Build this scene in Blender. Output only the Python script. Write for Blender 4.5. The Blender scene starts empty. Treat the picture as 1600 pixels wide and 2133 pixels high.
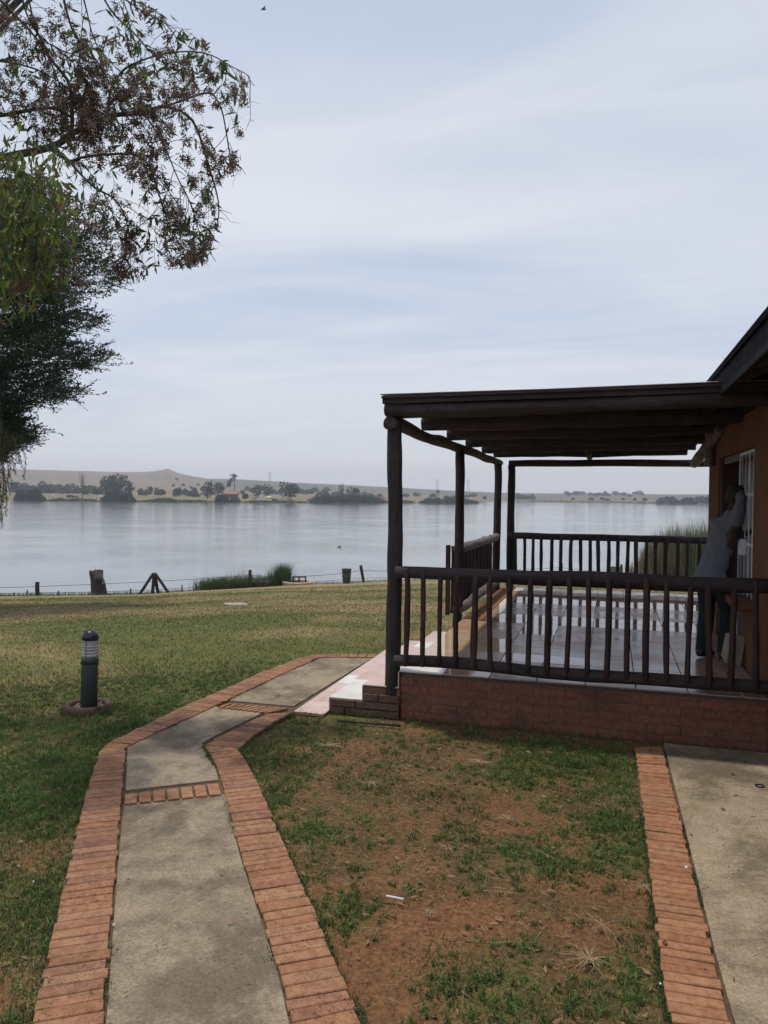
import bpy, bmesh, math, random
import numpy as np
from mathutils import Vector, Matrix, noise as mnoise
random.seed(7); RNG=np.random.default_rng(11)
S=bpy.context.scene
# ---------------------------------------------------------------- camera, sky, sun, exposure
CAMH=1.9
YAW,PITCH,ROLL=math.radians(16.44),math.radians(1.17),math.radians(0.56)
CR=Matrix.Rotation(YAW,3,'Z')@Matrix.Rotation(math.pi/2-PITCH,3,'X')@Matrix.Rotation(ROLL,3,'Z')
cam=bpy.data.cameras.new('camera'); co=bpy.data.objects.new('camera',cam); S.collection.objects.link(co)
co.location=(0,0,CAMH); co.rotation_mode='QUATERNION'; co.rotation_quaternion=CR.to_quaternion()
cam.sensor_fit='HORIZONTAL'; cam.sensor_width=36; cam.lens=36.0; cam.clip_start=.05; cam.clip_end=20000
S.camera=co
SUN=Vector((-.23,.08,1)).normalized()
sl=bpy.data.lights.new('sun','SUN'); so=bpy.data.objects.new('sun',sl); S.collection.objects.link(so)
sl.energy=2.7; sl.angle=math.radians(1.6); sl.color=(1,.92,.80)
so.rotation_mode='QUATERNION'; so.rotation_quaternion=SUN.to_track_quat('Z','Y'); so.location=(0,0,60)
W=bpy.data.worlds.new('World'); S.world=W; W.use_nodes=True
def world():
    nt=W.node_tree; N=nt.nodes; L=nt.links; N.clear()
    out=N.new('ShaderNodeOutputWorld'); bg=N.new('ShaderNodeBackground'); bg.inputs['Strength'].default_value=.12
    sky=N.new('ShaderNodeTexSky'); sky.sky_type='NISHITA'; sky.sun_disc=False
    sky.sun_elevation=math.asin(SUN.z); sky.sun_rotation=math.atan2(SUN.x,SUN.y)
    sky.air_density=1.0; sky.dust_density=2.5; sky.ozone_density=1.0; sky.altitude=1500
    tc=N.new('ShaderNodeTexCoord'); sep=N.new('ShaderNodeSeparateXYZ'); L.new(tc.outputs['Generated'],sep.inputs[0])
    mx=N.new('ShaderNodeMath'); mx.operation='MAXIMUM'; mx.inputs[1].default_value=0.0; L.new(sep.outputs['Z'],mx.inputs[0])
    ad=N.new('ShaderNodeMath'); ad.operation='ADD'; ad.inputs[1].default_value=.13; L.new(mx.outputs[0],ad.inputs[0])
    dv=N.new('ShaderNodeVectorMath'); dv.operation='DIVIDE'; L.new(tc.outputs['Generated'],dv.inputs[0])
    cb=N.new('ShaderNodeCombineXYZ'); 
    for i in range(3): L.new(ad.outputs[0],cb.inputs[i])
    L.new(cb.outputs[0],dv.inputs[1])
    def cloud(rot,scale,sc,det,dist,lo,hi,off=(0,0,0)):
        mp=N.new('ShaderNodeMapping'); mp.inputs['Rotation'].default_value=(0,0,rot); mp.inputs['Scale'].default_value=scale; mp.inputs['Location'].default_value=off
        L.new(dv.outputs[0],mp.inputs[0])
        n=N.new('ShaderNodeTexNoise'); n.inputs['Scale'].default_value=sc; n.inputs['Detail'].default_value=det; n.inputs['Distortion'].default_value=dist; n.inputs['Roughness'].default_value=.52
        L.new(mp.outputs[0],n.inputs[0])
        r=N.new('ShaderNodeMapRange'); r.interpolation_type='SMOOTHSTEP'; r.inputs['From Min'].default_value=lo; r.inputs['From Max'].default_value=hi
        L.new(n.outputs['Fac'],r.inputs['Value']); return r.outputs[0]
    c1=cloud(-.75,(.5,1,0),.62,8,.9,.38,.62,(2.6,.9,0))
    c2=cloud(-.5,(.35,1,0),2.0,8,1.0,.36,.70,(3.1,1.7,0))
    m=N.new('ShaderNodeMath'); m.operation='MULTIPLY_ADD'; m.inputs[1].default_value=.42; L.new(c2,m.inputs[0])
    m2=N.new('ShaderNodeMath'); m2.operation='MULTIPLY'; m2.inputs[1].default_value=.58; L.new(c1,m2.inputs[0]); L.new(m2.outputs[0],m.inputs[2])
    # pale overcast veil: bluish between the streaks, whiter in them
    blue=N.new('ShaderNodeRGB'); blue.outputs[0].default_value=(4.9,5.6,6.85,1)
    wht=N.new('ShaderNodeRGB'); wht.outputs[0].default_value=(7.3,7.45,7.85,1)
    mixc=N.new('ShaderNodeMix'); mixc.data_type='RGBA'; L.new(m.outputs[0],mixc.inputs['Factor']); L.new(blue.outputs[0],mixc.inputs[6]); L.new(wht.outputs[0],mixc.inputs[7])
    hz=N.new('ShaderNodeRGB'); hz.outputs[0].default_value=(7.1,7.0,7.2,1)
    hr=N.new('ShaderNodeMapRange'); hr.interpolation_type='SMOOTHSTEP'; hr.inputs['From Min'].default_value=.0; hr.inputs['From Max'].default_value=.2; hr.inputs['To Min'].default_value=1; hr.inputs['To Max'].default_value=0
    L.new(sep.outputs['Z'],hr.inputs['Value'])
    mixh=N.new('ShaderNodeMix'); mixh.data_type='RGBA'; L.new(hr.outputs[0],mixh.inputs['Factor']); L.new(mixc.outputs[2],mixh.inputs[6]); L.new(hz.outputs[0],mixh.inputs[7])
    fin=N.new('ShaderNodeMix'); fin.data_type='RGBA'; fin.inputs['Factor'].default_value=.85; L.new(sky.outputs[0],fin.inputs[6]); L.new(mixh.outputs[2],fin.inputs[7])
    L.new(fin.outputs[2],bg.inputs['Color']); L.new(bg.outputs[0],out.inputs[0])
world()
S.view_settings.view_transform='Standard'; S.view_settings.look='None'; S.view_settings.exposure=-.02; S.view_settings.gamma=1
S.view_settings.use_curve_mapping=False
S.cycles.max_bounces=8; S.cycles.volume_bounces=0; S.cycles.transparent_max_bounces=8
try: S.cycles.use_denoising=True
except Exception: pass
# ---------------------------------------------------------------- helpers
CAMP=Vector((0,0,CAMH))
def ray(x,y): return CR@Vector(((x-800)/1600,-(y-1066.5)/1600,-1))
def onz(x,y,z=0): d=ray(x,y); return CAMP+d*((z-CAMH)/d.z)
def onY(x,y,Y): d=ray(x,y); return CAMP+d*(Y/d.y)
def onX(x,y,X): d=ray(x,y); return CAMP+d*(X/d.x)
def onD(x,y,D): return CAMP+ray(x,y)*D          # D = distance along the view axis
def link(o,parent=None):
    S.collection.objects.link(o)
    if parent: o.parent=parent
    return o
def tag(o,label=None,cat=None,group=None,kind=None):
    if label: o['label']=label
    if cat: o['category']=cat
    if group: o['group']=group
    if kind: o['kind']=kind
    return o
def empty(name,loc=(0,0,0),rz=0,**k):
    o=bpy.data.objects.new(name,None); o.location=loc; o.rotation_euler=(0,0,rz); o.empty_display_size=.1
    link(o); return tag(o,**k)
def mesh(name,v,f,mats,smooth=False,mi=None,cols=None):
    me=bpy.data.meshes.new(name); me.from_pydata([tuple(a) for a in v],[],[tuple(a) for a in f]); me.update()
    for m in (mats if isinstance(mats,(list,tuple)) else [mats]): me.materials.append(m)
    if smooth: me.polygons.foreach_set('use_smooth',[True]*len(me.polygons))
    if mi: me.polygons.foreach_set('material_index',mi)
    if cols is not None:
        at=me.color_attributes.new('Col','FLOAT_COLOR','POINT'); at.data.foreach_set('color',np.asarray(cols,'f').ravel())
    return me
def npmesh(name,V,F,mats,cols=None,smooth=False):
    """V (n,3), F (m,k) all the same k; fast"""
    V=np.ascontiguousarray(V,'f'); F=np.ascontiguousarray(F,'i'); m,k=F.shape
    me=bpy.data.meshes.new(name); me.vertices.add(len(V)); me.vertices.foreach_set('co',V.ravel())
    me.loops.add(m*k); me.loops.foreach_set('vertex_index',F.ravel())
    me.polygons.add(m); me.polygons.foreach_set('loop_start',np.arange(0,m*k,k,dtype='i'))
    try: me.polygons.foreach_set('loop_total',np.full(m,k,'i'))
    except Exception: pass
    me.polygons.foreach_set('use_smooth',np.full(m,smooth))
    me.update(calc_edges=True)
    for a in (mats if isinstance(mats,(list,tuple)) else [mats]): me.materials.append(a)
    if cols is not None:
        at=me.color_attributes.new('Col','FLOAT_COLOR','POINT'); C4=np.ones((len(V),4),'f'); C4[:,:3]=cols; at.data.foreach_set('color',C4.ravel())
    return me
def obj(name,me,parent=None,loc=(0,0,0),**k):
    o=bpy.data.objects.new(name,me); o.location=loc; link(o,parent); return tag(o,**k)
class MB:
    def __init__(s): s.v=[]; s.f=[]; s.m=[]
    def add(s,v,f,m=0):
        n=len(s.v); s.v+= [tuple(a) for a in v]; s.f+=[tuple(i+n for i in a) for a in f]; s.m+=[m]*len(f)
    def box(s,c,d,m=0,rot=None,taper=1,bev=0):
        x,y,z=d[0]/2,d[1]/2,d[2]/2; c=Vector(c)
        if bev:
            vs=[]
            for sz,ins in ((-z,bev),(-z+bev,0),(z-bev,0),(z,bev)):
                for a,b in ((-1,-1),(1,-1),(1,1),(-1,1)): vs.append(Vector((a*(x-ins),b*(y-ins),sz)))
            fs=[(3,2,1,0),(12,13,14,15)]
            for l in range(3):
                for i in range(4): fs.append((l*4+i,l*4+(i+1)%4,l*4+4+(i+1)%4,l*4+4+i))
        else:
            vs=[Vector((a*x*(taper if k>0 else 1),b*y*(taper if k>0 else 1),k*z)) for k in(-1,1) for a,b in((-1,-1),(1,-1),(1,1),(-1,1))]
            fs=[(3,2,1,0),(4,5,6,7),(0,1,5,4),(1,2,6,5),(2,3,7,6),(3,0,4,7)]
        if rot is not None: vs=[rot@a for a in vs]
        s.add([a+c for a in vs],fs,m)
    def tube(s,pts,rad,n=8,m=0,wob=0,sq=1.0,cap=True,seed=0):
        """rings along a polyline"""
        pts=[Vector(p) for p in pts]; R=rad if isinstance(rad,(list,tuple)) else [rad]*len(pts)
        vs=[];fs=[]; ref=None
        for i,p in enumerate(pts):
            t=(pts[min(i+1,len(pts)-1)]-pts[max(i-1,0)])
            t=t.normalized() if t.length>1e-9 else Vector((0,0,1))
            if ref is None: ref=Vector((0,0,1)) if abs(t.z)<.9 else Vector((1,0,0))
            a=t.cross(ref).normalized(); b=t.cross(a).normalized(); ref=-b if False else ref
            if abs(t.dot(ref))>.97: ref=a
            for k in range(n):
                an=2*math.pi*k/n; rr=R[i]
                if wob: rr*=1+wob*mnoise.noise(Vector((math.cos(an)*1.3+seed*7.1,math.sin(an)*1.3,i*.45+seed)))
                vs.append(p+a*math.cos(an)*rr+b*math.sin(an)*rr*sq)
        for i in range(len(pts)-1):
            for k in range(n): fs.append((i*n+k,i*n+(k+1)%n,(i+1)*n+(k+1)%n,(i+1)*n+k))
        if cap: fs.append(tuple(range(n-1,-1,-1))); fs.append(tuple((len(pts)-1)*n+k for k in range(n)))
        s.add(vs,fs,m)
    def lathe(s,prof,c=(0,0,0),n=24,m=0,cap=True):
        c=Vector(c); vs=[c+Vector((r*math.cos(2*math.pi*k/n),r*math.sin(2*math.pi*k/n),z)) for r,z in prof for k in range(n)]; fs=[]
        for i in range(len(prof)-1):
            for k in range(n): fs.append((i*n+k,i*n+(k+1)%n,(i+1)*n+(k+1)%n,(i+1)*n+k))
        if cap: fs.append(tuple(range(n-1,-1,-1))); fs.append(tuple((len(prof)-1)*n+k for k in range(n)))
        s.add(vs,fs,m)
    def me(s,name,mats,smooth=False): return mesh(name,s.v,s.f,mats,smooth,s.m if isinstance(mats,(list,tuple)) and len(mats)>1 else None)
    def build(s,name,mats,parent=None,smooth=False,loc=(0,0,0),**k):
        return obj(name,s.me(name,mats,smooth),parent,loc,**k)
def boxo(name,c,d,mat,parent=None,bev=.004,rot=None,**k):
    b=MB(); b.box(c,d,bev=bev,rot=rot); return b.build(name,mat,parent,**k)
LOGN=[0]
def log(name,p0,p1,r0,mat,parent,r1=None,seg=14,n=12,wob=.09,bend=.008,**k):
    """a round pole with uneven thickness and a slight bend"""
    LOGN[0]+=1; sd=LOGN[0]; p0=Vector(p0); p1=Vector(p1); r1=r0 if r1 is None else r1; L=(p1-p0).length
    seg=max(4,min(seg,int(L/.12)+3)); P=[];R=[]
    for i in range(seg+1):
        t=i/seg; o=Vector((mnoise.noise(Vector((sd*3.3,t*L*.9,1))),mnoise.noise(Vector((sd*5.1,t*L*.9,4))),mnoise.noise(Vector((sd*2.7,t*L*.9,9)))))*bend*2
        if i in(0,seg): o*=.3
        P.append(p0.lerp(p1,t)+o); R.append((r0+(r1-r0)*t)*(1+wob*.8*mnoise.noise(Vector((sd*1.7,t*L*2.2,2)))))
    # slightly rounded ends
    d=(p1-p0).normalized(); P=[P[0]-d*r0*.12]+P+[P[-1]+d*r1*.12]; R=[R[0]*.86]+R+[R[-1]*.86]
    b=MB(); b.tube(P,R,n=n,wob=wob,seed=sd); return b.build(name,mat,parent,smooth=True,**k)
# numpy noise ----------------------------------------------------------------
_T=np.random.default_rng(5).random((256,256))
def vn(x,y):
    xi=np.floor(x).astype(int); yi=np.floor(y).astype(int); fx=x-xi; fy=y-yi
    fx=fx*fx*(3-2*fx); fy=fy*fy*(3-2*fy); g=lambda a,b:_T[a%256,b%256]
    return (g(xi,yi)*(1-fx)+g(xi+1,yi)*fx)*(1-fy)+(g(xi,yi+1)*(1-fx)+g(xi+1,yi+1)*fx)*fy
def fbm(x,y,o=4):
    s=0;a=.5;t=0
    for i in range(o): s=s+a*vn(x*2**i+17.3*i,y*2**i+9.1*i); t+=a; a*=.5
    return s/t
def sstep(a,b,x): t=np.clip((x-a)/(b-a),0,1); return t*t*(3-2*t)
# ---------------------------------------------------------------- materials
def M(name,build):
    m=bpy.data.materials.new(name); m.use_nodes=True; nt=m.node_tree; nt.nodes.clear()
    out=nt.nodes.new('ShaderNodeOutputMaterial'); p=nt.nodes.new('ShaderNodeBsdfPrincipled'); nt.links.new(p.outputs[0],out.inputs[0])
    build(nt,nt.nodes,nt.links,p); return m
def nz(nt,scale,det=4,rough=.55,vec=None,stretch=None,dist=0,coord='pos'):
    n=nt.nodes.new('ShaderNodeTexNoise'); n.inputs['Scale'].default_value=scale; n.inputs['Detail'].default_value=det; n.inputs['Roughness'].default_value=rough; n.inputs['Distortion'].default_value=dist
    if vec is None:
        if coord=='pos': g=nt.nodes.new('ShaderNodeNewGeometry'); vec=g.outputs['Position']
        else: g=nt.nodes.new('ShaderNodeTexCoord'); vec=g.outputs['Object']
    if stretch:
        mp=nt.nodes.new('ShaderNodeMapping'); mp.inputs['Scale'].default_value=stretch; nt.links.new(vec,mp.inputs[0]); vec=mp.outputs[0]
    nt.links.new(vec,n.inputs[0]); return n.outputs['Fac']
def ramp(nt,fac,stops):
    r=nt.nodes.new('ShaderNodeValToRGB'); e=r.color_ramp.elements
    while len(e)<len(stops): e.new(.5)
    for i,(p,c) in enumerate(stops):
        e[i].position=p; e[i].color=(*c,1) if len(c)==3 else c
    nt.links.new(fac,r.inputs[0]); return r.outputs[0]
def mr(nt,v,a,b,c=0,d=1,smooth=True):
    r=nt.nodes.new('ShaderNodeMapRange'); r.interpolation_type='SMOOTHSTEP' if smooth else 'LINEAR'
    for k,x in zip(('From Min','From Max','To Min','To Max'),(a,b,c,d)): r.inputs[k].default_value=x
    nt.links.new(v,r.inputs['Value']); return r.outputs[0]
def mix(nt,f,a,b,bt='MIX'):
    m=nt.nodes.new('ShaderNodeMix'); m.data_type='RGBA'; m.blend_type=bt
    for s,x in ((0,f),(6,a),(7,b)):
        if isinstance(x,(int,float)): m.inputs[s].default_value=x if s==0 else (x,x,x,1)
        elif isinstance(x,tuple): m.inputs[s].default_value=(*x,1)
        else: nt.links.new(x,m.inputs[s])
    return m.outputs[2]
def mul(nt,a,b,op='MULTIPLY'):
    m=nt.nodes.new('ShaderNodeMath'); m.operation=op
    for i,x in ((0,a),(1,b)):
        if isinstance(x,(int,float)): m.inputs[i].default_value=x
        else: nt.links.new(x,m.inputs[i])
    return m.outputs[0]
def bump(nt,p,h,s=.3,d=.01):
    b=nt.nodes.new('ShaderNodeBump'); b.inputs['Strength'].default_value=s; b.inputs['Distance'].default_value=d
    nt.links.new(h,b.inputs['Height']); nt.links.new(b.outputs[0],p.inputs['Normal'])
def simple(name,ca,cb,scale=8,rough=.7,bs=.3,bd=.005,det=5,stretch=None,metal=0,lo=.35,hi=.65,rv=.0,spec=None,coord='pos'):
    def f(nt,N,L,p):
        n=nz(nt,scale,det,stretch=stretch,coord=coord); c=ramp(nt,n,[(lo,ca),(hi,cb)])
        if 'creosote' in name or 'stained' in name:
            ck=mr(nt,nz(nt,30,3,.6,stretch=stretch),.60,.66); c=mix(nt,mul(nt,ck,.8),c,(.006,.005,.005)); fd=mr(nt,nz(nt,2.3,5,.7),.5,.72); c=mix(nt,mul(nt,fd,.5),c,(.085,.062,.058))
        if rv:
            oi=N.new('ShaderNodeObjectInfo'); c=mix(nt,1.0,c,ramp(nt,oi.outputs['Random'],[(0,(1-rv,)*3),(1,(1+rv,)*3)]),'MULTIPLY')
        L.new(c,p.inputs['Base Color']); p.inputs['Roughness'].default_value=rough; p.inputs['Metallic'].default_value=metal
        if spec is not None: p.inputs['Specular IOR Level'].default_value=spec
        if bs: bump(nt,p,nz(nt,scale*3,det,stretch=stretch,coord=coord),bs,bd)
    return M(name,f)
def vcol(name,rough=.7,sss=0,var=.35,scale=3,trans=0):
    def f(nt,N,L,p):
        a=N.new('ShaderNodeAttribute'); a.attribute_name='Col'
        n=nz(nt,scale,3); c=mix(nt,1.0,a.outputs['Color'],ramp(nt,n,[(.3,(1-var,)*3),(.7,(1+var,)*3)]),'MULTIPLY')
        L.new(c,p.inputs['Base Color']); p.inputs['Roughness'].default_value=rough; p.inputs['Specular IOR Level'].default_value=.3
        if trans:
            t=N.new('ShaderNodeBsdfTranslucent'); L.new(c,t.inputs['Color']); ms=N.new('ShaderNodeMixShader'); ms.inputs[0].default_value=trans
            L.new(p.outputs[0],ms.inputs[1]); L.new(t.outputs[0],ms.inputs[2])
            o=[x for x in N if x.type=='OUTPUT_MATERIAL'][0]; L.new(ms.outputs[0],o.inputs[0])
    return M(name,f)
def brickmat(name,stops,speck=.5,dirt=.4,rough=.85):
    def f(nt,N,L,p):
        oi=N.new('ShaderNodeObjectInfo'); c=ramp(nt,oi.outputs['Random'],stops)
        c=mix(nt,mr(nt,nz(nt,26,5),.35,.7),c,mix(nt,1.0,c,(.72,.66,.62),'MULTIPLY'))
        sp=mr(nt,nz(nt,95,4,.75),.545,.62); sp2=mul(nt,sp,mr(nt,nz(nt,1.6,3),.36,.6,.35,1)); sp2=mul(nt,sp2,speck)
        c=mix(nt,sp2,c,(.035,.026,.022))
        dm=mul(nt,mr(nt,nz(nt,3.1,5,.65),.48,.72),dirt); c=mix(nt,dm,c,(.06,.042,.03))
        L.new(c,p.inputs['Base Color']); p.inputs['Roughness'].default_value=rough; p.inputs['Specular IOR Level'].default_value=.25
        bump(nt,p,nz(nt,90,5,.65),.5,.004)
    return M(name,f)
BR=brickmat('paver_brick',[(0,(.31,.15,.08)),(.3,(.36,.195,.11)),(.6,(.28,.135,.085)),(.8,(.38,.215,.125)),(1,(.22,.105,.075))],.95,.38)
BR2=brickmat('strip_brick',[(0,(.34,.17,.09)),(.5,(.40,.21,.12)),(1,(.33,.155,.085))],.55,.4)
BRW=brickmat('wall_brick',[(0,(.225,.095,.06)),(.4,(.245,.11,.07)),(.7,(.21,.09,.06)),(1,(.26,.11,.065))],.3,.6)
def concrete(name,ca,cb,dark,sc=1.0,k=.85):
    def f(nt,N,L,p):
        n=nz(nt,2.4*sc,8,.62); c=ramp(nt,n,[(.3,ca),(.68,cb)])
        st=mr(nt,nz(nt,1.25*sc,7,.7,dist=.4),.43,.60); c=mix(nt,mul(nt,st,k),c,dark); st3=mr(nt,nz(nt,4.2*sc,6,.7,dist=.3),.48,.66); c=mix(nt,mul(nt,st3,.55),c,dark)
        st2=mr(nt,nz(nt,5*sc,5,.7),.55,.75); c=mix(nt,mul(nt,st2,.3),c,(.42,.33,.22))
        g=mr(nt,nz(nt,85,5,.85),.36,.68,.66,1.3); c=mix(nt,1.0,c,g,'MULTIPLY')
        g2=mr(nt,nz(nt,60,2,.6),.66,.72); c=mix(nt,mul(nt,g2,.5),c,(.08,.07,.055))
        L.new(c,p.inputs['Base Color']); p.inputs['Roughness'].default_value=.88; p.inputs['Specular IOR Level'].default_value=.3
        bump(nt,p,nz(nt,70,6,.7),.45,.004)
    return M(name,f)
CONC=concrete('path_concrete',(.245,.195,.138),(.34,.277,.20),(.125,.098,.068))
CONC2=concrete('slab_concrete',(.285,.228,.155),(.385,.315,.22),(.12,.095,.068),.8)
SOILJ=simple('joint_dirt',(.08,.048,.03),(.14,.085,.052),30,.95,.5)
BRS=brickmat('shaded_step_brick',[(0,(.13,.085,.065)),(.5,(.16,.10,.075)),(1,(.12,.07,.055))],.3,.6)  # shade on the step fronts is put into this darker grey-brown colour
MORT=simple('mortar',(.14,.07,.048),(.19,.105,.075),14,.95,.4)
LOGM=simple('creosote_pole',(.015,.012,.014),(.044,.032,.034),12,.75,1,.012,6,(1,1,.12),rv=.25)
LOGH=simple('creosote_beam',(.016,.013,.016),(.044,.031,.034),12,.78,1,.012,6,(.12,1,1),rv=.25)
LOGY=simple('creosote_side',(.02,.015,.015),(.085,.068,.065),10,.8,1,.012,6,(1,.14,1),rv=.25)
BALM=simple('red_stained_pole',(.020,.009,.009),(.052,.019,.017),12,.72,1,.01,6,(1,1,.13),rv=.3)
WEATH=simple('weathered_rail',(.10,.085,.085),(.24,.21,.215),10,.8,.8,.01,6,(1,.25,1))
def tilemat(name,stops,rough,spec=.5):
    def f(nt,N,L,p):
        oi=N.new('ShaderNodeObjectInfo'); c=ramp(nt,oi.outputs['Random'],stops)
        c=mix(nt,mr(nt,nz(nt,5,5),.35,.7,0,.35),c,(.30,.22,.18))
        c=mix(nt,mul(nt,mr(nt,nz(nt,1.3,5,.7),.5,.75),.35),c,(.2,.15,.12))
        L.new(c,p.inputs['Base Color']); L.new(mr(nt,nz(nt,2.2,4),.3,.7,rough*.6,rough*1.5),p.inputs['Roughness']); p.inputs['Specular IOR Level'].default_value=spec
    return M(name,f)
TS=[(0,(.36,.245,.205)),(.5,(.40,.285,.24)),(1,(.36,.235,.19))]
TILE=tilemat('glazed_floor_tile',TS,.22,spec=.22)
TILEM=tilemat('wet_floor_tile',TS,.05,spec=.7)
TILEO=tilemat('terracotta_floor_tile',[(0,(.50,.33,.2)),(.5,(.55,.42,.30)),(1,(.52,.28,.16))],.06)
TILES=tilemat('step_tile',[(0,(.56,.38,.31)),(.5,(.62,.44,.36)),(1,(.55,.36,.29))],.22)
TILEW=tilemat('white_tile',[(0,(.74,.70,.64)),(1,(.78,.74,.68))],.16)
GROUT=simple('grout',(.06,.05,.045),(.1,.085,.075),20,.9,.2)
SHEET=simple('corrugated_steel',(.42,.43,.44),(.6,.6,.6),4,.45,.1,metal=.6)
DARKR=simple('dark_roof_boards',(.010,.010,.014),(.022,.022,.028),6,.95,.3,spec=.1)
PLAST=None
def housewall(nt,N,L,p):
    c=ramp(nt,nz(nt,2.2,7,.65),[(.3,(.16,.075,.045)),(.55,(.21,.10,.06)),(.75,(.17,.075,.045))])
    c=mix(nt,mul(nt,mr(nt,nz(nt,45,4,.7),.45,.7),.5),c,(.14,.055,.03))
    L.new(c,p.inputs['Base Color']); p.inputs['Roughness'].default_value=.92; p.inputs['Specular IOR Level'].default_value=.2
    bump(nt,p,nz(nt,55,5,.7),.9,.012)
PLAST=M('rough_orange_plaster',housewall)
DKWOOD=simple('dark_door_wood',(.03,.012,.01),(.06,.022,.018),8,.5,.2,stretch=(1,1,.2))
WHITEM=simple('white_gate_paint',(.62,.64,.68),(.74,.76,.8),12,.35,.05)
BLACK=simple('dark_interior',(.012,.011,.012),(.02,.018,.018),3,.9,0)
def watermat(nt,N,L,p):
    p.inputs['Base Color'].default_value=(.17,.19,.20,1); p.inputs['Roughness'].default_value=.04; p.inputs['IOR'].default_value=1.333
    a=nz(nt,1.0,4,.6,stretch=(.55,1.6,1)); b=nz(nt,5.0,4,.65,stretch=(.5,1.4,1)); c=nz(nt,.05,3,.6)
    h=mul(nt,mul(nt,a,.035),mul(nt,b,.008),'ADD')
    h=mul(nt,h,mr(nt,c,.3,.7,.35,1.2))
    bump(nt,p,h,1.0,1.0)
WATER=M('lake_water',watermat)
LEAFV=vcol('leaf_green',.55,var=.25,scale=2,trans=.3)
FARV=vcol('far_foliage',.85,var=.3,scale=.25)
GRASSV=vcol('grass_blade',.7,var=.25,scale=1.5,trans=.25)
BARK=simple('bark',(.03,.024,.02),(.085,.07,.058),20,.9,.7,.01)
FARBARK=simple('far_bark',(.06,.05,.045),(.1,.085,.075),2,.9,0)
BERRY=simple('dry_seed_berry',(.12,.075,.055),(.24,.155,.11),9,.7,0,rv=.2)
STRAW=simple('dry_straw',(.26,.19,.11),(.36,.28,.17),20,.8,.1)
# ---------------------------------------------------------------- terrain
FW=np.array([-math.sin(YAW),math.cos(YAW)]); RT=np.array([math.cos(YAW),math.sin(YAW)])
WZ=-3.45; SHZ=-3.2
def polar(x,y):
    f=x*FW[0]+y*FW[1]; s=x*RT[0]+y*RT[1]; return np.hypot(x,y),np.arctan2(s,f)   # azimuth + to the right of the view axis
def azpx(a): return 800+1600*np.tan(np.clip(a,-1.2,1.2))                           # picture column of an azimuth
NS_X=[-1500,-400,0,150,300,400,500,600,700,800,1000,1170,1300,1480,1800,2600]
NS_Y=[1240,1242,1242,1240,1238,1232,1225,1219,1216,1211,1205,1200,1199,1200,1202,1206]
HORX=lambda px:1034.2+.0098*(px-800)
def rshore(a):
    px=azpx(a); t=(np.interp(px,NS_X,NS_Y)-HORX(px))/1600; D=5.1/t; return D/np.cos(np.clip(a,-1.1,1.1))
FS_X=[-1500,0,150,280,420,600,660,800,900,990,1003,1012,1050,1060,1300,1390,1480,2000,3000]
FS_Y=[16.5,16.5,17,17,16.5,16,15.5,14.5,14.2,13.5,13.0,8.6,8.2,8.0,9.2,9.8,10.2,10.5,11]
def rfar(a):
    px=azpx(a); D=5.35*1600/np.interp(px,FS_X,FS_Y); return D/np.cos(np.clip(a,-1.1,1.1))
HL_X=[-1500,0,50,150,200,260,300,325,335,345,356,370,400,430,470,560,620,700,800,900,1000,1060,1300,1480,2000]
HL_Y=[40,42,42,41.5,41,41,42,43.5,46,47.5,46.5,41,35,31,31,28,25,22.5,18.5,14.5,10.5,9,9,9.5,10]
def height(x,y):
    x=np.asarray(x,float); y=np.asarray(y,float); r,a=polar(x,y); px=azpx(a)
    infr=np.cos(a)>0.15
    rs=rshore(a); w=np.clip((r-9.0)/(rs-9.0),0,1)
    w2=np.where(w<.12,w*w/.24,w-.06)/.94
    z=SHZ*w2
    z=z+(fbm(x*.35,y*.35)-.5)*.10*sstep(8.5,14,r)*(1-sstep(rs-2,rs,r))
    z=np.where(r>rs,SHZ-1.4*sstep(0,3.0,r-rs),z)
    rf=rfar(a); d=r-rf
    hp=np.interp(px,HL_X,HL_Y)
    farflat=WZ+.05+1.1*sstep(-2,14,d)+np.clip(d,0,400)*(.0045+.011*hp/42)*sstep(0,80,d)
    rh=2300.; H=hp/1600*rh*np.cos(np.clip(a,-1.1,1.1))**-1*0+hp/1600*rh+1.9
    base=farflat
    H=H+(fbm(px*.22,px*0+2.,3)-.45)*9*np.exp(-((px-344)/24)**2); hl=sstep(rf+300,rh,r)
    zf=base+(H-base)*hl*(1-.6*sstep(rh,rh*1.25,r))+(fbm(x*.012,y*.012)-.5)*3*sstep(100,500,d)+(fbm(x*.08+50,y*.08,2)-.5)*.6*sstep(5,40,d)
    z=np.where(d>-2,np.maximum(zf,z),z)
    # behind the camera: flat lawn
    z=np.where(infr,z,0.0*z)
    return z
def zt(x,y): return float(height(np.array([x]),np.array([y]))[0])
def gpx(px,D,zoff=0):
    """ground point in picture column px at view depth D"""
    d=ray(px,1030); t=D; x,y=d.x*t,d.y*t; return Vector((x,y,zt(x,y)+zoff))
DRY=np.array([.225,.18,.09]); GRN=np.array([.105,.118,.038]); SOIL=np.array([.18,.088,.046]); LITT=np.array([.128,.078,.041])
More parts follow.
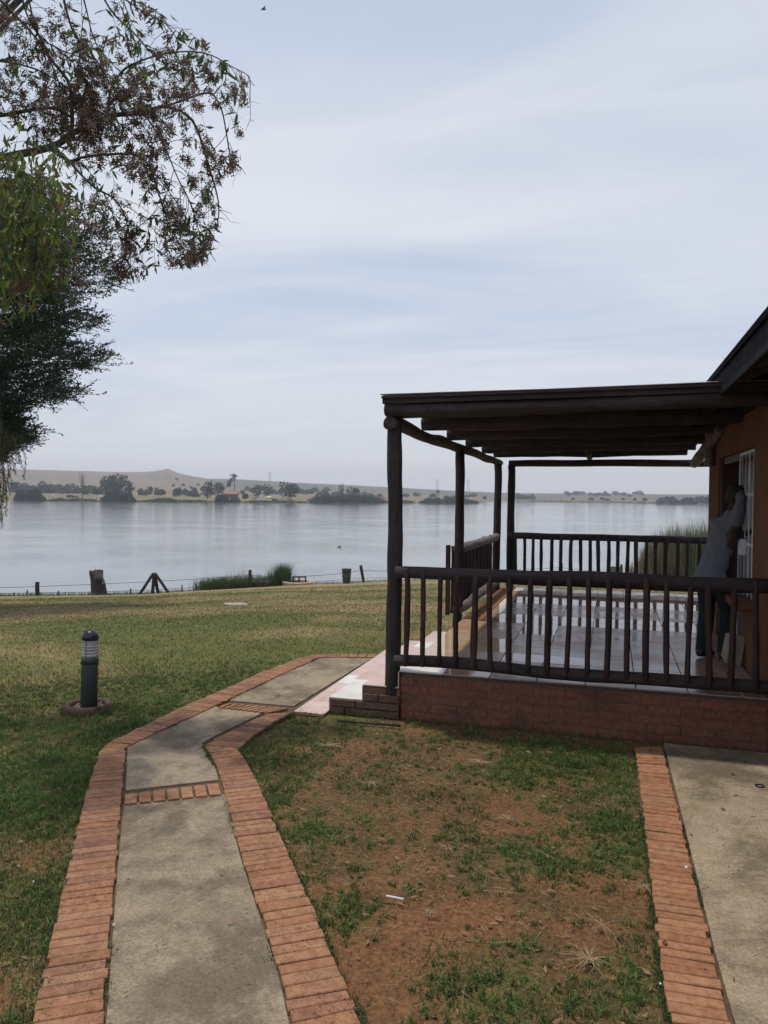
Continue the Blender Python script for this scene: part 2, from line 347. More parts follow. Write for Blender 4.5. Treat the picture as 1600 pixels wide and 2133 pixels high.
# patches of bare earth: picture columns/rows turned into ground points once
BARE=[(1180,1640,.45,.8),(1260,1660,.3,.5),(700,1560,.6,.6),(610,1600,.5,.5),(1150,1545,.8,.4),(930,1720,.5,.5),(1060,1850,.35,.45),(80,1780,.3,.8),(40,1730,.25,.6),(1110,1950,.3,.5),(850,1810,.4,.4),(1250,1740,.3,.4),(640,1540,.5,.7)]
BAREP=[(onz(a,b),r,w) for a,b,r,w in BARE]
LUSH=[(1290,1620,.55),(1270,1720,.35),(1290,1780,.3),(1200,1590,.5),(1130,1790,.25),(1370,2070,.3),(1260,2080,.25),(1040,2060,.3),(640,1730,.2),(720,1900,.2),(1080,1610,.4),(1330,1660,.3),(60,1650,.5),(150,1600,.5),(250,1530,.6)]
LUSHP=[(onz(a,b),r) for a,b,r in LUSH]
def masks(x,y):
    r,a=polar(x,y)
    infield=(x>-1.9)&(x<.35)&(y<6.4)            # the worn bed between the two brick borders
    n=fbm(x*1.1+3,y*1.1+8,5); n2=fbm(x*3.3,y*3.3+40,4)
    soil=np.where(infield,sstep(.40,.60,n*.62+n2*.38),sstep(.52,.66,n*.6+n2*.4)*(1-sstep(4,8,r))*.9)
    for p,rad,w in BAREP: soil=np.maximum(soil,w*np.exp(-(((x-p.x)/rad)**2+((y-p.y)/(rad*1.1))**2)*1.3)*sstep(.3,.5,n2))
    lush=np.zeros_like(x)
    for p,rad in LUSHP: lush=np.maximum(lush,np.exp(-(((x-p.x)/rad)**2+((y-p.y)/rad)**2)*1.5))
    lush=lush*sstep(.3,.5,n2+.1); soil=soil*(1-.8*lush)
    return soil,lush,infield
def gcol(x,y):
    r,a=polar(x,y); px=azpx(a); rs=rshore(a); d=r-rfar(a)
    soil,lush,inf=masks(x,y); soil=soil[:,None]; lush=lush[:,None]
    g=fbm(x*.28+5,y*.28,4)*.6+fbm(x*.9,y*.9+7,3)*.4; band=.10*np.sin(r*.9+x*.2)*sstep(9,14,r)
    far=sstep(7.5,17,r)
    k=sstep(.36,.62,g+band-.16*(1-far)+.07*far)[:,None]
    c=GRN*(1-k)+DRY*k
    c=np.where(inf[:,None],c*.16+LITT*.82,c)
    c=c*(1-soil)+SOIL*soil; c=c*(1-.6*lush)+GRN*.9*.6*lush
    edge=sstep(2.2,.2,np.abs(r-rs))[:,None]; c=c*(1-.5*edge)+np.array([.05,.065,.025])*.5*edge
    # far bank
    n=fbm(x*.01,y*.01,5); n3=fbm(x*.05,y*.05,4)
    tan=np.array([.205,.165,.125]); olive=np.array([.16,.15,.075]); sand=np.array([.20,.14,.105]); scrub=np.array([.085,.095,.06])
    fc=np.where(d[:,None]<16,sand,np.where(d[:,None]<170,olive*(.8+.5*n[:,None]),tan))
    gre=(sstep(430,470,px)*sstep(1100,1500,r))[:,None]; fc=fc*(1-.8*gre)+scrub*.8*gre
    sc=(sstep(.52,.62,n3)*sstep(60,150,d))[:,None]; fc=fc*(1-.55*sc)+scrub*.55*sc
    top=(sstep(20,46,np.abs(px-345))<.02).astype(float)[:,None]*0
    rk=((np.abs(px-345)<32)&(r>2020)&(fbm(x*.02,y*.02,4)>.42))[:,None]; fc=np.where(rk,fc*.45+np.array([.03,.04,.035]),fc)
    return np.where(d[:,None]>-2,fc,c)
def groundmat(nt,N,L,p):
    a=N.new('ShaderNodeAttribute'); a.attribute_name='Col'; c=a.outputs['Color']
    c=mix(nt,1.0,c,ramp(nt,nz(nt,38,6,.7),[(.3,(.42,.42,.44)),(.68,(1.55,1.5,1.42))]),'MULTIPLY')
    c=mix(nt,1.0,c,ramp(nt,nz(nt,3.5,5,.6),[(.3,(.8,.82,.8)),(.7,(1.2,1.17,1.15))]),'MULTIPLY')
    c=mix(nt,mul(nt,mr(nt,nz(nt,85,3,.7),.6,.68),.55),c,(.3,.22,.13))
    c=mix(nt,mul(nt,mr(nt,nz(nt,55,3,.7,stretch=(1,1.1,1)),.62,.7),.6),c,(.03,.03,.014))
    L.new(c,p.inputs['Base Color']); p.inputs['Roughness'].default_value=.95; p.inputs['Specular IOR Level'].default_value=.15
    bump(nt,p,nz(nt,60,6,.7),.8,.012)
GROUND=M('ground_soil',groundmat)
def build_ground():
    az=np.unique(np.round(np.concatenate([np.arange(-35,35.01,.2),np.arange(-180,-35,5),np.arange(40,180.01,5)]),3)); az=np.radians(az)[:-1] if abs(az[-1]-180)<1e-6 else np.radians(az)
    rr=[.35]
    while rr[-1]<8: rr.append(rr[-1]*1.02)
    while rr[-1]<60: rr.append(rr[-1]*1.02)
    while rr[-1]<440: rr.append(rr[-1]*1.08)
    while rr[-1]<1300: rr.append(rr[-1]*1.008)
    while rr[-1]<2900: rr.append(rr[-1]*1.03)
    rr=np.array(rr); A,Rr=np.meshgrid(az,rr); s=Rr*np.sin(A); f=Rr*np.cos(A)
    X=s*RT[0]+f*FW[0]; Y=s*RT[1]+f*FW[1]; X=X.ravel();Y=Y.ravel(); Z=height(X,Y)
    soil,_,_=masks(X,Y); r=np.hypot(X,Y); Z=Z+np.where(r<9,(fbm(X*4,Y*4,3)-.5)*.018-.008,0)
    C=gcol(X,Y); nA=len(az); nR=len(rr); i=np.arange(nR-1)[:,None]*nA; j=np.arange(nA)[None]; j2=(j+1)%nA
    F=np.stack([i+j,i+nA+j,i+nA+j2,i+j2],-1).reshape(-1,4)[:,::-1]
    V=np.stack([X,Y,Z],1)
    # centre fan as degenerate-free tris: add centre vertex, use quads with a mid point
    me=npmesh('ground',V,F,GROUND,C,True); obj('ground',me,kind='structure')
    b=MB(); b.lathe([(.36,-.03),(.36,-.02)],n=24); b.build('ground_patch',GROUND,kind='structure')
build_ground()
def lake():
    # one sheet from under the near bank to under the far bank
    n=80; az=np.radians(np.linspace(-75,75,n)); s=[];F=[]
    for k,rr in enumerate((20,200,500,1000,1500)):
        for a in az: s.append((rr*math.sin(a)*RT[0]+rr*math.cos(a)*FW[0],rr*math.sin(a)*RT[1]+rr*math.cos(a)*FW[1],WZ))
    for k in range(4):
        for i in range(n-1): F.append((k*n+i,k*n+i+1,(k+1)*n+i+1,(k+1)*n+i)[::-1])
    me=mesh('lake_water',s,F,WATER); 
    obj('lake_water',me,kind='structure')
lake()
# air
def haze():
    m=bpy.data.materials.new('haze_air'); m.use_nodes=True; nt=m.node_tree; nt.nodes.clear()
    o=nt.nodes.new('ShaderNodeOutputMaterial'); v=nt.nodes.new('ShaderNodeVolumePrincipled'); v.inputs['Color'].default_value=(.80,.86,1,1); v.inputs['Density'].default_value=.00030; v.inputs['Anisotropy'].default_value=.2
    nt.links.new(v.outputs[0],o.inputs['Volume'])
    b=MB(); b.box((0,0,(95-6)/2),(6200,6200,95+6)); b.build('haze',m,kind='stuff')
haze()
# ---------------------------------------------------------------- path with brick borders
UNIT=None
def unit_brick():
    global UNIT
    b=MB(); b.box((0,0,0),(1,1,1),bev=.0)
    # 12..28 tris: slightly rounded top edge
    vs=[];e=.035
    for z,ins in ((-.5,0),(.40,0),(.5,e)):
        for a,c in((-1,-1),(1,-1),(1,1),(-1,1)): vs.append((a*(.5-ins*.5),c*(.5-ins),z))
    fs=[(3,2,1,0),(8,9,10,11)]+[(l*4+i,l*4+(i+1)%4,l*4+4+(i+1)%4,l*4+4+i) for l in range(2) for i in range(4)]
    return vs,fs
UV_,UF_=unit_brick()
def brickmesh(mat,n=3):
    out=[]
    for k in range(n):
        rs=random.Random(k*7+3); vs=[tuple(c*(1+rs.uniform(-.035,.03)*(i!=2)) for i,c in enumerate(v)) for v in UV_]
        out.append(mesh('brick',vs,UF_,mat))
    return out
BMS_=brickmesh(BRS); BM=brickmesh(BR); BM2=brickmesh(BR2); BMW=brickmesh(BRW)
def put_brick(c,u,v,L,W,H,par,ms,top=None,tilt=0):
    """c centre (top centre if top given), u long direction"""
    o=bpy.data.objects.new('brick',random.choice(ms)); u=Vector(u).normalized()
    R=Matrix((u,Vector(v).normalized(),u.cross(Vector(v)).normalized())).transposed().to_4x4()
    o.matrix_world=Matrix.Translation(c)@R@Matrix.Rotation(random.uniform(-tilt,tilt),4,'X')@Matrix.Rotation(random.uniform(-tilt,tilt),4,'Y')@Matrix.Diagonal((L,W,H,1))
    mw=o.matrix_world.copy(); link(o,par); o.matrix_world=mw; return o
def resample(P,n):
    P=[Vector(p) for p in P]; d=[0]
    for a,b in zip(P,P[1:]): d.append(d[-1]+(b-a).length)
    out=[]
    for i in range(n+1):
        t=d[-1]*i/n; k=max(j for j in range(len(d)) if d[j]<=t+1e-9); k=min(k,len(P)-2); q=(t-d[k])/max(1e-9,d[k+1]-d[k]); out.append(P[k].lerp(P[k+1],q))
    return out
def prism(c4,z0,z1,par,mat,gap=.006):
    """a brick from its four ground corners, arrises slightly worn"""
    c=sum(c4,Vector())/4; rs=random.uniform
    def shr(g,k): 
        out=[]
        for i,p in enumerate(c4):
            a=c4[i-1]; b=c4[(i+1)%4]; out.append(p+(a-p).normalized()*g+(b-p).normalized()*g)
        return out
    L0=shr(gap/2,0); L1=shr(gap/2+.0035,0); tl=[rs(-.0018,.0018) for _ in range(4)]
    v=[(p.x-c.x,p.y-c.y,z0) for p in L0]+[(p.x-c.x,p.y-c.y,z1-.004+t) for p,t in zip(L0,tl)]+[(p.x-c.x,p.y-c.y,z1+t) for p,t in zip(L1,tl)]
    f=[(8,9,10,11)]+[(l*4+i,l*4+(i+1)%4,l*4+4+(i+1)%4,l*4+4+i) for l in range(2) for i in range(4)]
    ar=sum((c4[i].x*c4[(i+1)%4].y-c4[(i+1)%4].x*c4[i].y) for i in range(4))
    if ar<0: f=[q[::-1] for q in f]
    return obj('brick',mesh('brick',v,f,mat),par,(c.x,c.y,0))
def nearest(p,P):
    best=None
    for i,(a,b) in enumerate(zip(P,P[1:])):
        t=max(0,min(1,(p-a).dot(b-a)/max(1e-9,(b-a).length_squared))); q=a.lerp(b,t); d=(q-p).length
        if best is None or d<best[0]: best=(d,i+t,q)
    return best
def border(inner,outer,pitch,par,mat,top=.03,gap=.007):
    """bricks laid side by side across the strip between two edge lines; each brick is its own piece"""
    st=[(0.0,0.0)]
    for i in range(1,len(inner)-1): st.append((float(i),nearest(inner[i],outer)[1]))
    for i in range(1,len(outer)-1): st.append((nearest(outer[i],inner)[1],float(i)))
    st.append((len(inner)-1.0,len(outer)-1.0)); st.sort(); 
    at=lambda P,t: P[min(int(t),len(P)-2)].lerp(P[min(int(t),len(P)-2)+1],t-min(int(t),len(P)-2))
    fix=[]; m=0
    for a,b_ in st: m=max(m,b_); fix.append((a,m))
    for (a0,b0),(a1,b1) in zip(fix,fix[1:]):
        A0,A1,B0,B1=at(inner,a0),at(inner,a1),at(outer,b0),at(outer,b1); L=((A1-A0).length+(B1-B0).length)/2; n=max(1,round(L/pitch))
        if L<.02: continue
        for i in range(n):
            t0,t1=i/n,(i+1)/n; e=random.gauss(0,.004); c=[A0.lerp(A1,t0),A0.lerp(A1,t1),B0.lerp(B1,t1),B0.lerp(B1,t0)]; u=(c[3]-c[0]).normalized()
            w=random.gauss(0,.0016); z=top+random.gauss(0,.0013)
            c=[c[0]+u*(e+.003),c[1]+u*(e+.003),c[2]+u*(e-.002),c[3]+u*(e-.002)]
            if (c[1]-c[0]).length+(c[2]-c[3]).length<.03: continue
            prism(c,-.03,z,par,mat,gap)
path=empty('path',kind='structure')
def G(l,z=.0): return [onz(x,y,z) for x,y in l]
LO=G([(40,2300),(66,2133),(127,1862),(177,1657),(204,1569),(227,1547),(297,1513),(375,1474),(468,1435),(545,1400),(623,1371)],.025)
LI=G([(200,2300),(217,2133),(241,1820),(257,1640),(262,1559),(278,1550),(335,1522),(405,1491),(492,1450),(572,1412),(656,1374)],.025)
border(LI,LO,.065,path,BR,gap=.0045)
# top edging along the head of the path
TO=G([(623,1371),(654,1364),(700,1362.6),(786,1363.5)],.025); TI=G([(656,1374),(664,1370),(706,1369),(780,1370)],.025)
border(TI,TO,.11,path,BR)
RI=G([(640,2300),(604,2133),(582,2033),(534,1884),(503,1788),(451,1600),(438,1575),(425,1553),(452,1538),(506,1512),(555,1487)],.025)
RO=G([(820,2300),(759,2133),(725,2062),(650,1886),(609,1792),(537,1631),(511,1581),(497,1562),(533,1530),(584,1498),(611,1485)],.025)
border(RI,RO,.065,path,BR,gap=.0045)
def crossrow(q,n,par,ms):
    A,B,Cc,D=[onz(x,y,.025) for x,y in q]      # near-left, near-right, far-right, far-left
    for i in range(n):
        t=(i+.5)/n; p=A.lerp(B,t); s=D.lerp(Cc,t); u=s-p; w=(B-A)/n
        c=(p+s)/2; c.z=.03-.03
        put_brick(c,u,(w-u.normalized()*w.dot(u.normalized())),u.length-.01,w.length-.016,.06,par,ms,tilt=.01)
crossrow([(257,1677),(463,1656),(456,1632),(259,1656)],7,path,BM)
crossrow([(453,1474),(556,1486),(606,1476),(472,1465)],9,path,BM)
def poly(name,pts,z0,z1,mat,par):
    n=len(pts); v=[(p.x,p.y,z0) for p in pts]+[(p.x,p.y,z1) for p in pts]
    f=[tuple(range(n,2*n))]+[(i,(i+1)%n,n+(i+1)%n,n+i) for i in range(n)]
    return obj(name,mesh(name,v,f,mat),par)
def interp(P,t):
    n=len(P)-1; k=min(int(t*n),n-1); return P[k].lerp(P[k+1],t*n-k)
lsl=G([(205,2300),(222,2133),(245,1820),(258,1680)],0); rsl=G([(470,1660),(499,1788),(530,1884),(578,2033),(600,2133),(636,2300)],0)
poly('slab',lsl[::-1][::-1]+rsl,-.05,.018,CONC,path)
poly('slab',G([(262,1652),(266,1559),(280,1551),(337,1523),(407,1492),(447,1476),(550,1488),(502,1511),(448,1537),(421,1553),(434,1576),(447,1601),(455,1630)],0),-.05,.019,CONC,path)
poly('slab',G([(478,1463),(495,1451),(574,1413),(658,1375),(668,1371),(708,1370),(780,1371),(612,1475)],0),-.05,.018,CONC,path)
poly('bedding',LO+[TO[1],TO[2],TO[3]]+G([(608,1489)],.0)+RO[::-1],-.06,.006,SOILJ,path)
# walkway at right: brick strip and concrete
walk=empty('walkway',kind='structure')
SL=G([(1410,2260),(1397,2133),(1375,2025),(1364,1927),(1351,1800),(1339,1702),(1330,1624),(1322,1560)],.025)
SR=G([(1570,2260),(1525,2133),(1487,1995),(1461,1885),(1427,1742),(1408,1665),(1394,1610),(1381,1556)],.025)
border(SL,SR,.061,walk,BR2,top=.034,gap=.006)
poly('slab',G([(1573,2260),(1527,2133),(1489,1995),(1463,1885),(1429,1742),(1410,1665),(1396,1610),(1383,1556)],0)+[Vector((1.3,6.22,0)),Vector((1.3,1.5,0))],-.05,.03,CONC2,walk)
poly('bedding',SL+[Vector((1.2,6.3,0)),Vector((1.2,1.5,0))],-.06,.008,SOILJ,walk)
# ---------------------------------------------------------------- verandah deck
DX0,DX1,DY0,DY1,DZ=-1.70,1.15,6.30,12.78,.42
deck=empty('verandah_deck',(-.3,9,0),label='raised tiled verandah deck on a low face brick plinth with steps at its left',cat='deck')
def child(o,par): 
    mw=o.matrix_world.copy(); o.parent=par; o.matrix_parent_inverse=Matrix.Identity(4); o.location=Vector(o.location)-par.location; return o
deck.location=(0,0,0)
b=MB(); b.box(((DX0+4.2)/2,(DY0+DY1)/2,DZ/2-.14),(4.2-DX0-.026,DY1-DY0-.026,DZ+.2)); plinth=b.build('plinth',MORT,deck)
# front face bricks, 5 courses + header course on top
zc=[.035+.0735*i for i in range(5)]
for ci,z in enumerate(zc):
    x=DX0-(.0 if ci%2 else .125)
    while x<1.16:
        x1=x+.25; a=max(x,DX0); c=min(x1,1.155)
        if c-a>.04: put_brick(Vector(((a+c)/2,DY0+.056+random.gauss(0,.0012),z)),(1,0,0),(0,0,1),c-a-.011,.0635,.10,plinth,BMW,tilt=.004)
        x=x1
for ci,z in enumerate(zc):     # left face beyond the steps
    y=9.15+(.12 if ci%2 else 0)
    while y<DY1:
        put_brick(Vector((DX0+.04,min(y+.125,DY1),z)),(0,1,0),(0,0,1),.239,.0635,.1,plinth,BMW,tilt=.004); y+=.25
# brick-on-edge coping along the left rim past the steps
y=9.26
while y<DY1-.03:
    put_brick(Vector((DX0+.10,y+.04,DZ-.045)),(1,0,0),(0,1,0),.235,.068,.08,plinth,BM2,tilt=.006); y+=.084
# tiles
def tileme(mat,w,d,h=.012,bev=.0025,name='tile'):
    b=MB(); b.box((0,0,0),(w,d,h),bev=bev); return b.me(name,mat)
floor=boxo('floor_screed',((DX0+4.2)/2,(DY0+DY1)/2,DZ-.028),(4.2-DX0-.02,DY1-DY0-.01,.026),GROUT,deck)
TW,TD=.384,.355; tms={}
nx=int((2.9-DX0)/TW)+1; ny=int((DY1-DY0)/TD)+1
for j in range(ny):
    for i in range(nx):
        x0=DX0+i*TW-.01; y0=DY0-.012+j*TD; x1=x0+TW; y1=min(y0+TD,DY1)
        if y1-y0<.05: continue
        if x0>1.1 and y0<10.0: continue
        mat=TILEO if i==0 and y0<9.1 and j%9 in(1,2,3,4,5,6) and j>0 else (TILEW if i==0 and j==0 else (TILEO if (i==1 and j in (0,)) or (i==1 and j in(3,4,9)) or (i==0) else TILE))
        if i==0 and y0>9.2: x0+=.235
        elif i==0 and y1>9.26: y1=9.25
        if x0<1.1 and x1>1.15 and y0<10.1: x1=1.148
        if mat is TILE and (j in (8,9,13,14,15) or (i,j) in ((2,2),(3,2),(2,7),(2,6))): mat=TILEM
        key=(mat.name,round(x1-x0,3),round(y1-y0,3))
        if key not in tms: tms[key]=tileme(mat,x1-x0-.006,y1-y0-.005)
        o=obj('tile',tms[key],floor,((x0+x1)/2,(y0+y1)/2,DZ-.0085+random.gauss(0,.0003)))
        o.rotation_euler=(random.gauss(0,.0007),random.gauss(0,.0007),0)
# front nosing strip of tile edge
# steps
SY0,SY1=6.29,9.08
for (xa,xb,z,mat) in ((-2.03,DX0,.27,TILES),(-2.335,-2.03,.138,TILES)):
    st=boxo('step',((xa+DX0)/2,(SY0+SY1)/2,z/2-.02),(DX0-xa,SY1-SY0-.02,z),MORT,deck,bev=0)
    n=8; d=(SY1-SY0)/n
    for j in range(n):
        m2=TILEW if (j==0 and z<.2) or (j==1 and z<.2) or (j==5 and z>.2) else mat
        b=MB(); b.box((0,0,0),(xb-xa-.004,d-.005,.012),bev=.002)
        obj('tile',b.me('tile',m2),st,((xa+xb)/2-.006,SY0+(j+.5)*d,z+.0005-.0045+.012*0))
    for ci in range(int(z/.068)):
        zz=.03+ci*.068; x=xa-(0 if ci%2 else .1)
        while x<DX0:
            a=max(x,xa+.005); c=min(x+.24,DX0)
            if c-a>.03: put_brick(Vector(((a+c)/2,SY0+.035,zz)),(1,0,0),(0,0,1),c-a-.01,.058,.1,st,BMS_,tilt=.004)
            x+=.24
    # risers tiled in the same pink tile
    for j in range(n):
        b=MB(); b.box((0,0,0),(.010,d-.005,.118),bev=.001); obj('riser_tile',b.me('riser_tile',mat),st,(xa-.004,SY0+(j+.5)*d,z-.068))
for j in range(8):
    d=(SY1-SY0)/8; b=MB(); b.box((0,0,0),(.010,d-.005,.13),bev=.001); obj('riser_tile',b.me('riser_tile',TILES),floor,(DX0-.014,SY0+(j+.5)*d,DZ-.08))
apron=boxo('apron',(-2.48,7.6,-.02),(.285,2.92,.06),MORT,deck)
for j in range(8):
    b=MB(); b.box((0,0,0),(.28,.359,.012),bev=.002)
    obj('tile',b.me('tile',TILEW if j==3 else TILES),apron,(-2.478,6.15+(j+.5)*.364,.018))
# ---------------------------------------------------------------- verandah canopy (posts, poles, steel sheets)
can=empty('verandah_canopy',(0,0,0),label='flat corrugated steel verandah roof carried on dark round poles beside the house',cat='verandah roof')
def post(x,y,z0,z1,r): log('post',(x,y,z0),(x+random.uniform(-.01,.01),y,z1),r,LOGM,can,r1=r*.94,seg=24,bend=.014,wob=.12)
post(-1.79,6.355,-.1,2.50,.069); post(-1.79,9.32,-.2,2.47,.062); post(-1.785,12.62,-.6,2.44,.064); post(-1.575,12.74,.36,2.43,.064)
log('edge_beam',(-1.80,6.22,2.515),(-1.79,12.95,2.475),.056,LOGY,can,seg=40,bend=.02,wob=.16,n=14)
log('back_beam',(-1.62,12.80,2.462),(3.6,12.80,2.462),.056,LOGH,can,seg=30,bend=.008)
for i,(y,xl,r) in enumerate(((6.24,-1.83,.060),(7.72,-1.87,.076),(9.02,-1.87,.074),(10.30,-1.88,.074),(11.56,-1.87,.074),(12.80,-1.87,.07))):
    log('rafter',(xl,y,(2.655-.004*i) if i else 2.63),(1.12,y,(2.68-.006*i) if i else 2.655),r,LOGH,can,seg=40,n=14,bend=.012,wob=.12)
    if i==0:
        for zz,yy,h in ((2.708,6.165,.05),(2.735,6.135,.022)):
            q=MB(); q.box((-.355,0,0),(2.97,.022,h),bev=.003,rot=Matrix.Rotation(-math.atan(.024/2.97),3,'Y')); q.build('fascia',LOGH,can,loc=(0,yy,zz))
    if i==0: log('rafter',(-1.80,y+.14,2.615),(1.12,y+.12,2.64),.045,LOGH,can,seg=30)
log('purlin',(-.34,12.95,2.57),(-.34,11.9,2.585),.05,LOGY,can)
log('brace',(1.02,10.6,2.36),(1.12,8.9,2.66),.06,WEATH,can); log('brace',(1.09,9.6,2.30),(1.09,9.55,2.68),.06,WEATH,can)
def sheet(name,x0,x1,y0,y1,za,zb,par):
    n=int((y1-y0)/.0127); v=[];f=[]
    for i in range(n+1):
        y=y0+(y1-y0)*i/n; w=.009*math.sin(y*2*math.pi/.076)
        for x,z in((x0,za),((x0+x1)/2,(za+zb)/2-.006),(x1,zb)): v.append((x,y,z+w)); 
    for i in range(n):
        for k in range(2): f.append((i*3+k,i*3+k+1,i*3+k+4,i*3+k+3))
    o=obj(name,mesh(name,v,f,SHEET,True),par); m=o.modifiers.new('thickness','SOLIDIFY'); m.thickness=.0016; return o
y=6.12
while y<12.95:
    sheet('roof_sheet',-1.85+random.uniform(-.012,.012),1.13,y,y+.80,2.748+random.uniform(0,.003),2.772+random.uniform(0,.003),can); y+=.762
# ---------------------------------------------------------------- railings
def railing(label,p0,p1,ztop,zbot,rt,rb,side,bal,balr,mat_t,mat_b,par_lbl,balz=None):
    root=empty('railing',label=label,cat='railing',group='rustic pole railings round the verandah')
    a=Vector((*p0,ztop)); c=Vector((*p1,ztop)); log('top_rail',a,c,rt,mat_t,root,r1=rt*1.08,seg=36,n=14,bend=.012)
    log('bottom_rail',Vector((*p0,zbot)),Vector((*p1,zbot)),rb,mat_b,root,r1=rb*1.05,seg=36,n=12,bend=.014)
    d=(c-a); d.z=0; L=d.length; d.normalize(); nrm=Vector((-d.y,d.x,0))*side
    for t in bal:
        p=a+d*t+nrm*(rt*.55+balr*.6); zz0=zbot-rb*.35+random.uniform(-.02,.02); zz1=ztop+rt*.35+random.uniform(-.03,.02)
        log('baluster',(p.x,p.y,zz0),(p.x+random.uniform(-.012,.012),p.y,zz1),balr*random.uniform(.88,1.12),BALM if balz is None else balz,root,seg=12,n=8,bend=.011,wob=.2)
    return root
bx=[848,883,918,953,989,1025,1063,1102,1143,1181,1222,1265,1306,1347,1390,1434,1477,1522,1576]
RYF=6.28
railing('front pole railing nearest the camera, running from the corner post to the house wall',(-1.74,RYF),(1.15,RYF),1.258,.502,.052,.05,-1,[onY(x,1290,RYF).x+1.74 for x in bx],.0235,LOGH,LOGH,'')
bx=[127,192,255,320,397,472,546,620,690,757,828,900,965,1040,1110,1187,1260,1347,1427,1512]
rr_=railing('rear pole railing on the lake side of the verandah',(-1.60,12.72),(3.6,12.72),1.270,.52,.053,.05,-1,[onY(1040+x/3.636,1150,12.7).x+1.60 for x in bx]+[3.1+i*.15 for i in range(13)],.029,LOGH,LOGH,'',balz=LOGM)
sr=railing('side pole railing with a grey weathered top rail beyond the steps',(-1.79,9.30),(-1.79,12.6),1.255,.515,.058,.06,-1 ,[],.024,WEATH,WEATH,'')
yy=9.36
while yy<12.5:
    log('baluster',(-1.84-.02,yy,.47+random.uniform(-.03,.02)),(-1.86+random.uniform(-.01,.01),yy,1.27+random.uniform(-.03,.03)),.030*random.uniform(.85,1.15),BALM,sr,seg=10,n=8,bend=.012,wob=.2); yy+=.165
# end boards at the step side
boxo('end_board',(-1.905,9.26,.88),(.05,.05,.86),BALM,sr)
# ---------------------------------------------------------------- house
house=empty('house',label='orange plastered house with a dark overhanging roof at the right edge',cat='house')
WX=1.15; HY1=10.15
def wallpart(y0,y1,z0,z1,name='wall',mat=None,x0=WX,th=.24): return boxo(name,(x0+th/2,(y0+y1)/2,(z0+z1)/2),(th,y1-y0,z1-z0),mat or PLAST,house,bev=.006)
DO0,DO1=7.06,9.25       # door opening
wallpart(1.2,DO0,0,3.0); wallpart(DO1,HY1,0,3.0); wallpart(DO0+.001,DO1-.001,2.36,3.0)
wallpart(DO0+.001,7.62,.4,.98,x0=WX+.012); boxo('sill',(WX+.02,7.32,1.0),(.30,.62,.07),BRW,house,bev=.008)
boxo('wall',(4.4,HY1-.12,1.5),(6.2,.24,3.0),PLAST,house)
boxo('door_frame',(WX+.12,DO1-.04,1.39),(.20,.075,1.94),DKWOOD,house); boxo('door_frame',(WX+.12,DO0+.04,1.68),(.16,.075,1.36),DKWOOD,house); boxo('door_frame',(WX+.12,(DO0+DO1)/2,2.32),(.16,DO1-DO0-.16,.075),DKWOOD,house)
boxo('door_leaf',(WX+.19,8.65,1.37),(.045,1.05,1.86),DKWOOD,house)
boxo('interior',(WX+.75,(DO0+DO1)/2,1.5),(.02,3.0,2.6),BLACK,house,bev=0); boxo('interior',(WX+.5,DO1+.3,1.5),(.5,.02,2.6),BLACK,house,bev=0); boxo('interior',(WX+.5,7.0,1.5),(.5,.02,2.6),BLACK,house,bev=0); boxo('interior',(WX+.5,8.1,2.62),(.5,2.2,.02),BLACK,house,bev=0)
# white security gate in the opening
b=MB(); gx=WX+.035
for yy in (7.18,7.50,8.03): b.box((gx,yy,1.42),(.008,.03,1.84),bev=.002)
for z in (2.33,1.95,1.50,.95,.55): b.box((gx+.001,7.605,z),(.008,.85,.028),bev=.002)
gate=b.build('security_gate',WHITEM,house)
for i in range(7):
    y=7.30+i*.195
    if y>8.0: continue
    if abs(y-7.5)<.04: continue
    b=MB(); b.tube([(gx,y,.52),(gx,y,2.32)],.006,8); b.build('bar',WHITEM,gate,smooth=True)
b=MB(); b.box((gx-.03,7.62,1.47),(.05,.10,.15),bev=.01); b.build('lock_box',WHITEM,gate)
b=MB(); b.tube([(gx-.035,7.30+.03*i,1.13-.03*math.sin(i/8*math.pi)) for i in range(9)],.012,6); b.build('chain',WHITEM,gate)
# roof: eave runs along the wall, slope rises to the right
ROX,ROZ=.76,2.835
def roofslab(name,x0,z0,x1,z1,y0,y1,th,mat,par,dz=0):
    d=Vector((x1-x0,0,z1-z0)).normalized(); n=Vector((-d.z,0,d.x)); P=[Vector((x0,0,z0)),Vector((x1,0,z1))]
    v=[p+n*(-th*s)+Vector((0,yv,dz)) for yv in(y0,y1) for p in P for s in(0,1)]
    f=[(0,1,3,2),(4,6,7,5),(0,4,5,1),(2,3,7,6),(0,2,6,4),(1,5,7,3)]
    return obj(name,mesh(name,v,f,mat),par)
roof=roofslab('roof',ROX,ROZ,4.6,ROZ+2.1,1.0,HY1+.35,.05,DARKR,house)
for k in range(12): roofslab('shingle',ROX-.03,ROZ+.025+.0,ROX+.5,ROZ+.31,1.0+k*.792,1.0+k*.792+.785,.03,DARKR,roof)
boxo('fascia',(ROX+.02,(1+HY1+.35)/2,ROZ-.085),(.035,HY1-.65,.16),DARKR,house)
y=1.3
while y<HY1+.3:
    log('rafter_end',(ROX+.06,y,ROZ-.10),(WX+.35,y,ROZ+.20),.055,LOGH,house); y+=.62
log('wall_plate',(WX-.05,1.2,2.93),(WX-.05,HY1,2.93),.07,LOGY,house)
boxo('canopy_ledger',(WX-.035,9.4,2.74),(.06,7.0,.16),DARKR,house)
